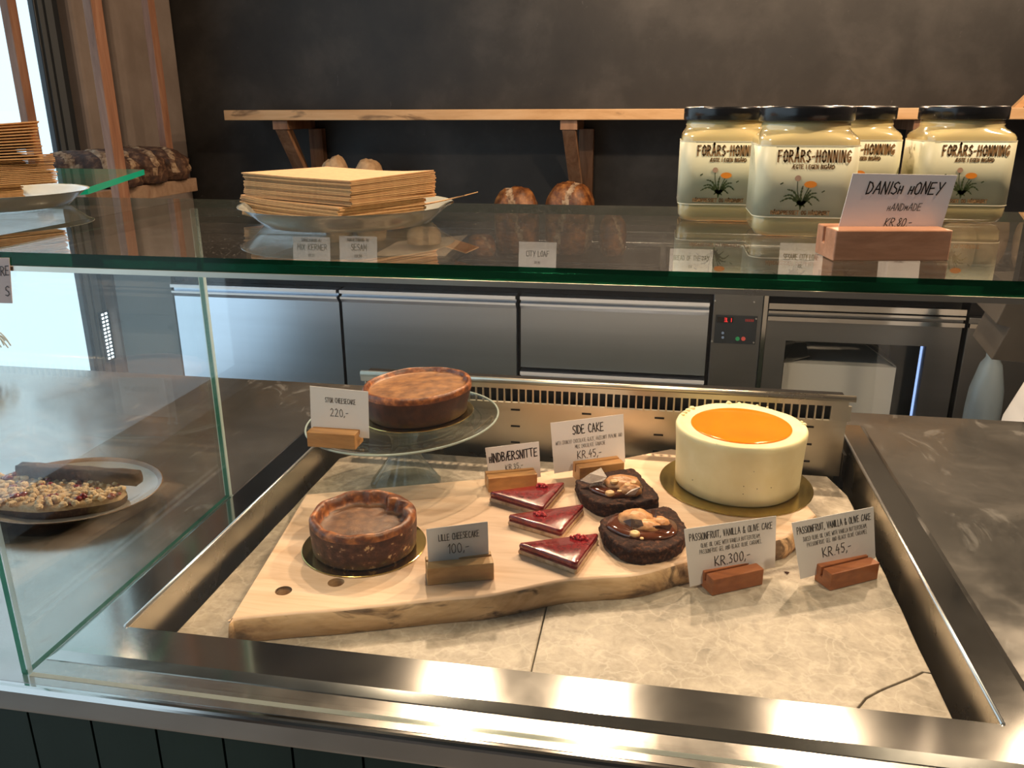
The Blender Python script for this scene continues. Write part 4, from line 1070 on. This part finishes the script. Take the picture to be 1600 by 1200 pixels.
def drawer(x0, x1, z0, z1):
    mb = MB()
    yf = FY-.012; top = z1-.050
    sec = [(yf, z0), (yf, top), (yf-.016, top+.016), (yf-.016, top+.024), (yf+.004, top+.026), (yf+.004, top+.034), (yf-.020, top+.038), (yf-.020, z1), (FY+.022, z1), (FY+.022, z0)]
    n_ = len(sec)
    mb.add([(x0, y, z) for y, z in sec]+[(x1, y, z) for y, z in sec], [(i, (i+1) % n_, n_+(i+1) % n_, n_+i) for i in range(n_)]+[(9, 1, 0), (9, 8, 4, 1), (8, 7, 6, 5), (8, 5, 4), (4, 3, 2, 1)]+[(n_+9, n_+0, n_+1), (n_+9, n_+1, n_+4, n_+8), (n_+8, n_+5, n_+6, n_+7), (n_+8, n_+4, n_+5), (n_+4, n_+1, n_+2, n_+3)])
    d_ = obj('drawer', mb, 'fridge_steel', un)
    obj('drawer_pull', MB().box(x0+.001, x1-.001, yf-.0225, yf-.0202, top+.038, z1-.001), 'pull_sheen', d_)
    obj('pull_lip', MB().box(x0+.001, x1-.001, yf-.0185, yf-.0162, top+.0162, top+.0238), 'pull_sheen', d_)
zt_ = 1.52-.640+.012; zm = 1.52-.905
for x0, x1 in ((xl, xa-.006), (xa+.006, xb-.010), (xb+.006, xc)):
    if x1 < xb: drawer(x0, x1, .36, zt_)
    else: drawer(x0, x1, zm+.008, zt_); drawer(x0, x1, .36, zm-.004)
    drawer(x0, x1, .11, .35)
cp = obj('control_panel', MB().box(xc+.014, xd-.004, FY-.006, FY+.024, .10, ZW-.05), 'dark_steel', un, bevel=.002)
dx0, dx1, dz0, dz1 = fx(1116), fx(1181), fz(1150, 536), fz(1150, 492)
obj('display_plate', MB().box(dx0, dx1, FY-.010, FY-.0062, dz0, dz1), 'display_dark', cp)
obj('display_window', MB().box(dx0+.006, dx0+.060, FY-.0112, FY-.0101, dz1-.026, dz1-.006), 'lid_black', cp)
def pf(u, v, off): return V((u, FY-.0113-off, v))
dg_ = MB()
def seven(mb, x, z, h_, segs):
    w_ = h_*.55; t_ = h_*.13; S = {'a': (0, h_, w_, h_), 'b': (w_, h_, w_, h_/2), 'c': (w_, h_/2, w_, 0), 'd': (0, 0, w_, 0), 'g': (0, h_/2, w_, h_/2)}
    for s in segs:
        x0, z0, x1, z1 = S[s]
        mb.box(x+min(x0, x1)-t_/2, x+max(x0, x1)+t_/2, FY-.0122, FY-.0113, z+min(z0, z1)-t_/2, z+max(z0, z1)+t_/2)
seven(dg_, dx0+.031, dz1-.0225, .012, 'abcdg'); seven(dg_, dx0+.047, dz1-.0225, .012, 'bc')
dg_.box(dx0+.0395, dx0+.0412, FY-.0122, FY-.0113, dz1-.0235, dz1-.0218)
obj('digits', dg_, 'led_red', cp)
rd = MB()
for i in range(5): rd.box(dx1-.040+i*.006, dx1-.036+i*.006, FY-.0108, FY-.0101, dz1-.020, dz1-.011)
obj('red_marking', rd, 'label_red', cp)
for px, py, mt in ((1152, 528, 'button_green'), (1161, 528, 'button_red'), (1129, 519, 'button_blue'), (1129, 526, 'button_blue')):
    b0 = V((fx(px, py), FY-.0102, fz(px, py))); r_ = .0072 if 'blue' not in mt else .0045
    obj('button', MB().rings([[b0+V((r_*cos(2*pi*i/16), -d_, r_*sin(2*pi*i/16))) for i in range(16)] for d_ in (0, .003)]), mt, cp)
for px, py in ((1117, 469), (1178, 471), (1112, 532), (1177, 534), (1181, 497)):
    b0 = V((fx(px, py), FY-.0065, fz(px, py)))
    obj('screw', MB().rings([[b0+V((.003*cos(2*pi*i/8), -d_, .003*sin(2*pi*i/8))) for i in range(8)] for d_ in (0, .006)]), 'bright_steel', cp)
# glass door unit
gx0, gx1 = fx(1196), fx(1500); z0_, z1_ = .10, 1.52-.652
gu = thing('glass_door_refrigerator', ((gx0+gx1)/2, 3.2, 0), 'refrigerator with a dark framed glass door and a pale carton inside', 'refrigerator')
wx0, wx1 = fx(1224, 560), fx(1443, 560); wz1 = fz(1330, 535); wz0 = .28
df_ = MB(); yy = (FY-.012, FY+.024)
for b in ((gx0, wx0, z0_, z1_), (wx1, gx1, z0_, z1_), (wx0, wx1, z0_, wz0), (wx0, wx1, wz1, z1_)): df_.box(b[0], b[1], yy[0], yy[1], b[2], b[3])
obj('door_frame', df_, 'dark_steel', gu)
obj('door_pane', MB().box(wx0, wx1, FY, FY+.006, wz0, wz1), 'pane_glass', gu)
hd = MB().box(gx0, gx1, FY-.030, FY-.012, z1_-.004, z1_+.004); hd.box(gx0, gx1, FY-.030, FY-.022, z1_+.010, z1_+.030)
hd.box(gx0, gx1, FY-.030, FY-.012, z1_-.030, z1_-.016)
obj('door_pull', hd, 'rim_steel', gu)
obj('side_trim', MB().box(gx0-.016, gx0-.002, FY-.016, FY+.02, z0_, ZW-.05), 'rim_steel', gu)
bd_ = MB(); B0, B1 = gx0, gx1
bd_.box(B0, B0+.03, FY+.026, YW-.02, .08, ZW-.041); bd_.box(B1-.03, B1, FY+.026, YW-.02, .08, ZW-.041)
bd_.box(B0+.03, B1-.03, YW-.06, YW-.02, .08, ZW-.041); bd_.box(B0+.03, B1-.03, FY+.026, YW-.06, .08, .24); bd_.box(B0+.03, B1-.03, FY+.026, YW-.06, ZW-.09, ZW-.041)
obj('cabinet_body', bd_, 'black_metal', gu)
obj('light_strip', MB().box(wx1-.004, wx1+.004, FY+.03, FY+.036, wz0, wz1-.002), 'led_blue', gu)
# carton inside
kx0, kx1 = fx(1224, 610)+.0, fx(1402, 610); kz = fz(1310, 577); KY = FY+.05
ct = thing('carton', ((kx0+kx1)/2, KY+.15, .2405), 'pale carton with raised dark flaps inside the glass-door refrigerator', 'carton')
obj('carton_body', MB().box(kx0, kx1, KY, KY+.30, .2405, kz), 'carton', ct)
def flap(P, name='flap'):
    P = [V(p) for p in P]; n_ = (P[1]-P[0]).cross(P[2]-P[0]).normalized()*.003
    m_ = MB(); k = len(P); m_.add(P+[p+n_ for p in P], [tuple(range(k)), tuple(range(2*k-1, k-1, -1))]+[(i, (i+1) % k, k+(i+1) % k, k+i) for i in range(k)])
    obj(name, m_, 'carton_dark', ct)
flap([(kx0, KY, kz+.001), (kx0, KY+.30, kz+.001), (kx0+.10, KY+.28, kz+.05), (kx0+.09, KY+.04, kz+.018)])
flap([(kx1, KY, kz+.001), (kx1, KY+.30, kz+.001), (kx1-.14, KY+.28, kz+.08), (kx1-.13, KY+.06, kz+.085)])
# plain cabinet beyond and things at the far right
cx0 = fx(1509)
cb2 = thing('steel_cabinet', (cx0+.4, 3.2, 0), 'plain steel cabinet right of the glass-door refrigerator', 'cabinet')
obj('cabinet_body', MB().box(cx0+.01, 3.0, FY+.026, YW-.02, .08, ZW-.041), 'black_metal', cb2)
obj('cabinet_door', MB().box(cx0, cx0+.62, FY-.010, FY+.024, .10, 1.52-.652), 'dark_steel', cb2, bevel=.003)
obj('door_pull', MB().box(cx0, cx0+.62, FY-.026, FY-.0105, 1.52-.684, 1.52-.670), 'rim_steel', cb2)
hx = lambda px, py, y: aty(px, py, y)
P = [hx(*p, 1.95) for p in ((1584, 452), (1556, 506), (1577, 512), (1549, 562), (1605, 567), (1700, 567), (1700, 452))]
hm = MB(); N_ = len(P); D_ = V((.03, .22, 0))
hm.add(P+[p+D_ for p in P], [tuple(range(N_)), tuple(range(2*N_-1, N_-1, -1))]+[(i, (i+1) % N_, N_+(i+1) % N_, N_+i) for i in range(N_)])
hop = obj('steel_hood', hm, 'sign_steel', bevel=.002)
tag(hop, 'stepped dark metal hood hanging at the right edge under the glass shelf', 'metal hood')
obj('hood_arm', MB().box(.80, .815, 2.0, 2.03, 1.05, 3.9), 'black_metal', hop)
sk = aty(1600, 640, 2.35)
def sackf(k, a, r, z): return (r*(1+.05*sin(3*a+k)+.03*sin(5*a)), z)
sm = MB().lathe([(.19, 0), (.22, .03), (.235, .2), (.24, .56), (.225, .72), (.175, .85), (.09, .93), (.05, .96)], 32, (sk.x+.155, 2.25, 0), sackf)
tag(obj('flour_sack', sm, 'sack', smooth=True), 'rounded white flour sack behind the counter at the right edge', 'sack')
bt = aty(1543, 600, 2.56)
tag(obj('plastic_canister', MB().lathe([(.045, 0), (.05, .01), (.05, .66), (.047, .72), (.03, .80), (.018, .82), (.018, .86), (.01, .86)], 24, (bt.x, 2.56, 0)), 'plastic_blue', smooth=True), 'tall grey-blue plastic canister beside the white sack', 'canister')
bk = atz(1598, 655, zc)
tag(obj('card_terminal', MB().box(bk.x-.005, bk.x+.12, bk.y-.12, bk.y-.01, zc+.0004, zc+.035), 'black_plastic', bevel=.006), 'flat black box standing on the rear right of the counter', 'box')

# ------------------------------------------------------------------ wall shelf
sz1 = 1.52+.006
sh = thing('wall_shelf', (-.2, 3.45, sz1-.04), 'long light wooden shelf on wooden brackets across the dark wall', 'shelf')
obj('shelf_board', MB().box(-1.787, 1.75, 3.30, YW-.001, sz1-.040, sz1), 'shelf_wood', sh, bevel=.003)
for X in (-1.55, -.365, .915):
    z1 = sz1-.0405
    br = obj('bracket', MB().box(X-.033, X+.033, 3.312, YW-.002, z1-.036, z1), 'bracket_wood', sh, bevel=.002)
    obj('wall_post', MB().box(X-.008+.025, X+.078, YW-.046, YW-.002, z1-.42, z1-.0365), 'bracket_wood', br, bevel=.002)
    a, b2 = V((X+.0, 3.335, z1-.0365)), V((X+.018, YW-.075, z1-.30))
    sx = .026
    q = MB().hexa([b2+V((-sx, -.02, -.0)), b2+V((sx, -.02, 0)), b2+V((sx, .03, -.01)), b2+V((-sx, .03, -.01))],
                  [a+V((-sx, -.018, 0)), a+V((sx, -.018, 0)), a+V((sx, .042, 0)), a+V((-sx, .042, 0))])
    obj('strut', q, 'bracket_wood', br, bevel=.002)
w0 = aty(1585, 163, 3.42); w0.z = sz1
lp_ = MB(); d_ = V((.16, 0, .19))
lp_.hexa([w0, w0+V((.030, 0, 0)), w0+V((.030, .03, 0)), w0+V((0, .03, 0))], [w0+d_, w0+d_+V((.03, 0, 0)), w0+d_+V((.03, .03, 0)), w0+d_+V((0, .03, 0))])
tag(obj('wooden_stick', lp_, 'shelf_wood'), 'slanted wooden stick standing on the wall shelf at the right edge', 'stick')

# ------------------------------------------------------------------ bread rack by the window
zr = 1.52-.245
rk = thing('bread_rack', (-1.9, 2.6, 0), 'wooden bread rack with tall posts beside the window, holding dark loaves', 'rack')
obj('rack_board', MB().box(-2.125, -1.795, 2.39, 3.05, zr-.05, zr), 'rack_wood', rk, bevel=.003)
for px, py, Y in ((12, 0, 2.46), (140, 0, 2.42), (230, 0, 3.06)):
    p = aty(px, py, Y); b0 = {2.46: aty(46, 196, Y), 2.42: aty(191, 296, Y), 3.06: aty(260, 222, Y)}[Y]
    X = (p.x+b0.x)/2; hw = {2.46: .018, 2.42: .024, 3.06: .020}[Y]
    obj('post', MB().box(X-.014, X+.014, Y-hw*1.1, Y+hw*1.1, zr-.02, 3.899), 'post_wood', rk, bevel=.002)
def loaf(name, c, rx, ry, rz, rot, lab, mats, seed, slash, group, flat=.45, cat='bread', amp=.05):
    nf = n3(seed)
    def fn(d, p):
        q = p*(1+amp*nf(d, 4)+amp*.4*nf(d, 11))*.97/((abs(d.x)**2.9+abs(d.y)**2.9+abs(d.z)**2.9)**(1/2.9))
        if slash(d) > .55: q = q*(1+.035)
        elif slash(d) > .2: q = q*(1-.03)
        if q.z < -rz*flat: q.z = -rz*flat+(q.z+rz*flat)*.08
        return q
    mf = lambda d: 1 if slash(d) > .30 and nf(d, 9) > -.75 else 0
    mb = MB().ball((c[0], c[1], c[2]+rz*flat), rx, ry, rz, 56, 32, fn, Matrix.Rotation(rot, 3, 'Z'), 0, mf)
    zs = min(p.z for p in mb.v)
    for p in mb.v: p.z += c[2]-zs
    return tag(obj(name, mb, mats, smooth=True), lab, cat, group)
def diag(k, s, ph): return lambda d: (sin(k*d.x+s*d.y+ph) if d.z > -.1 else -1)
gl = 'dark loaves on the bread rack'
mm = ['bread_dark', 'bread_flour']
for k, (x, y, lab) in enumerate(((-1.925, 2.60, 'dark floured loaf at the front of the bread rack'), (-1.935, 2.77, 'dark floured loaf in the middle of the bread rack'), (-1.945, 2.94, 'dark floured loaf at the back of the bread rack, beside the plaster wall'))):
    loaf('bread_loaf', (x, y, zr+.0005), .185, .082, .082, R(2-2*k), lab, mm, 20+k, (lambda f_: (lambda d: f_(d)-.35))(diag(9.0, 5.5, k*1.3+.6)), gl)
# loaves on the worktop
zt2 = ZW+.0005
tr = MB(); tr.box(-.74, .01, 3.0, 3.42, zt2, zt2+.012)
tag(obj('bread_tray', tr, 'black_metal', bevel=.003), 'black baking tray on the back worktop under the upright caramel loaves', 'tray')
zl = zt2+.0125
tag(obj('bread_tray', MB().box(-1.48, -.76, 3.0, 3.50, zt2, zt2+.012), 'black_metal', bevel=.003), 'black baking tray on the back worktop under the pale loaves and the small roll', 'tray')
tag(obj('bread_tray', MB().box(.03, 1.50, 3.0, 3.42, zt2, zt2+.012), 'black_metal', bevel=.003), 'long black baking tray on the back worktop behind the honey jars', 'tray')
gc = 'upright caramel loaves on the black tray'
cm2 = ['bread_caramel', 'bread_flour']
loaf('bread_loaf', (-.548, 3.19, zl), .090, .085, .140, .1, 'upright caramel loaf at the left on the black tray, behind the city loaf card', cm2, 41, lambda d: sin(6*d.x+2.5*d.z+1.0)-.45, gc, .8)
loaf('bread_loaf', (-.340, 3.20, zl), .092, .09, .150, -.2, 'tallest upright caramel loaf, second on the black tray', cm2, 47, lambda d: sin(5.5*d.x-2.0*d.z+2.2)-.45, gc, .8)
loaf('bread_loaf', (-.175, 3.19, zl), .050, .09, .085, .2, 'narrow low loaf at the right end of the black tray', cm2, 53, lambda d: sin(4*d.x+2*d.z)-.6, gc, .8)
loaf('bread_loaf', (-.665, 3.09, zl), .050, .075, .045, .4, 'small low loaf at the left end of the black tray', cm2, 59, lambda d: sin(4*d.x+2*d.z)-.6, gc, .8)
gp_ = 'pale loaves behind the middle dish'
loaf('bread_loaf', (-1.345, 3.36, zl), .062, .08, .195, .1, 'pale loaf end peeking over the napkin stack, the left one', ['bread_pale', 'bread_dark'], 61, lambda d: sin(5*d.x+3*d.z)-.7, gp_, .8)
loaf('bread_loaf', (-1.205, 3.38, zl), .062, .08, .190, -.1, 'pale loaf end peeking over the napkin stack, the right one', ['bread_pale', 'bread_dark'], 67, lambda d: sin(5*d.x+3*d.z+2)-.7, gp_, .8)
pb = [aty(*p, 3.1) for p in ((612, 385), (700, 385))]
tag(obj('baking_paper', MB().hexa([(-1.08, 3.02, zl), (-.80, 3.05, zl), (-.77, 3.30, zl+.045), (-1.06, 3.28, zl+.015)], [(-1.08, 3.02, zl+.002), (-.80, 3.05, zl+.002), (-.77, 3.30, zl+.047), (-1.06, 3.28, zl+.017)]), 'baking_paper'), 'brown baking paper on the back worktop under a small roll', 'paper')
loaf('bread_roll', (-.905, 3.13, zl+.034), .068, .06, .045, .2, 'small pale roll on brown paper, seen through the glass right of the napkin dish', ['bread_pale', 'bread_flour'], 71, lambda d: sin(4*d.x+1)-.5, None)
for k, (x, y, rx, rz, lab) in enumerate(((1.02, 3.10, .05, .085, 'pale upright baguette end at the right, nearest to the honey jars'), (1.13, 3.16, .06, .11, 'pale upright bread between two others at the far right of the worktop'), (1.27, 3.10, .055, .10, 'pale orange bread at the very right end of the worktop'))):
    loaf('bread_loaf', (x, y, zl), rx, .07, rz, .3, lab, ['bread_pale', 'bread_caramel'], 80+k, lambda d: sin(6*d.x+3*d.z)-.8, 'pale breads at the right end of the worktop', .85)
# small cards before the loaves
def bcard(px0, py0, px1, py1, lines, lab, seed, y=2.895):
    zb_ = aty((px0+px1)/2, py1, y).z; x0, x1 = aty(px0, py0, y).x, aty(px1, py0, y).x; zt3 = aty((px0+px1)/2, py0, y).z
    zb_ = ZW+.0006
    lines = [(a_, b2_, c2_, d2_, e2_*1.7, *f2_) for a_, b2_, c2_, d2_, e2_, *f2_ in lines]
    c_ = card((x0, y+.014, zt3), (x1, y+.014, zt3), (x1, y, zb_), (x0, y, zb_), lines, lab, 'paper_white', 'bread_card', seed)
    return c_
bcard(455, 371, 513, 403, [('SURDEJSBR\u00d8D M/', .5, .82, .10, .014, .7), ('MIX KERNER', .52, .50, .22, .022, .8), ('KR.50', .5, .25, .10, .012, .2)], 'small white card reading mix kerner, on the back worktop', 5)
bcard(528, 370, 587, 404, [('SURDEJSBR\u00d8D M/', .5, .82, .10, .014, .7), ('SESAM', .52, .50, .22, .022, .4), ('KR.50', .5, .25, .10, .012, .2)], 'small white card reading sesam, on the back worktop', 6)
bcard(810, 379, 869, 414, [('CITY LOAF', .5, .48, .20, .020, .6), ('KR.45', .5, .22, .08, .012, .2)], 'small white card reading city loaf, before the upright caramel loaves', 7)
bcard(1047, 390, 1115, 421, [('BREAD OF THE DAY', .5, .55, .18, .018, .82), ('KR.', .5, .25, .10, .012, .1)], 'small white card reading bread of the day, seen under the left honey jar', 8)
bcard(1220, 381, 1289, 423, [('SESAME CITY LOAF', .5, .52, .16, .018, .8), ('KR.', .5, .28, .10, .012, .1)], 'small white card reading sesame city loaf, seen under the front honey jar', 9)
bcard(1375, 399, 1441, 425, [('KR.32,-', .5, .70, .14, .014, .22)], 'small white card with a price, seen under the honey sign block', 10)
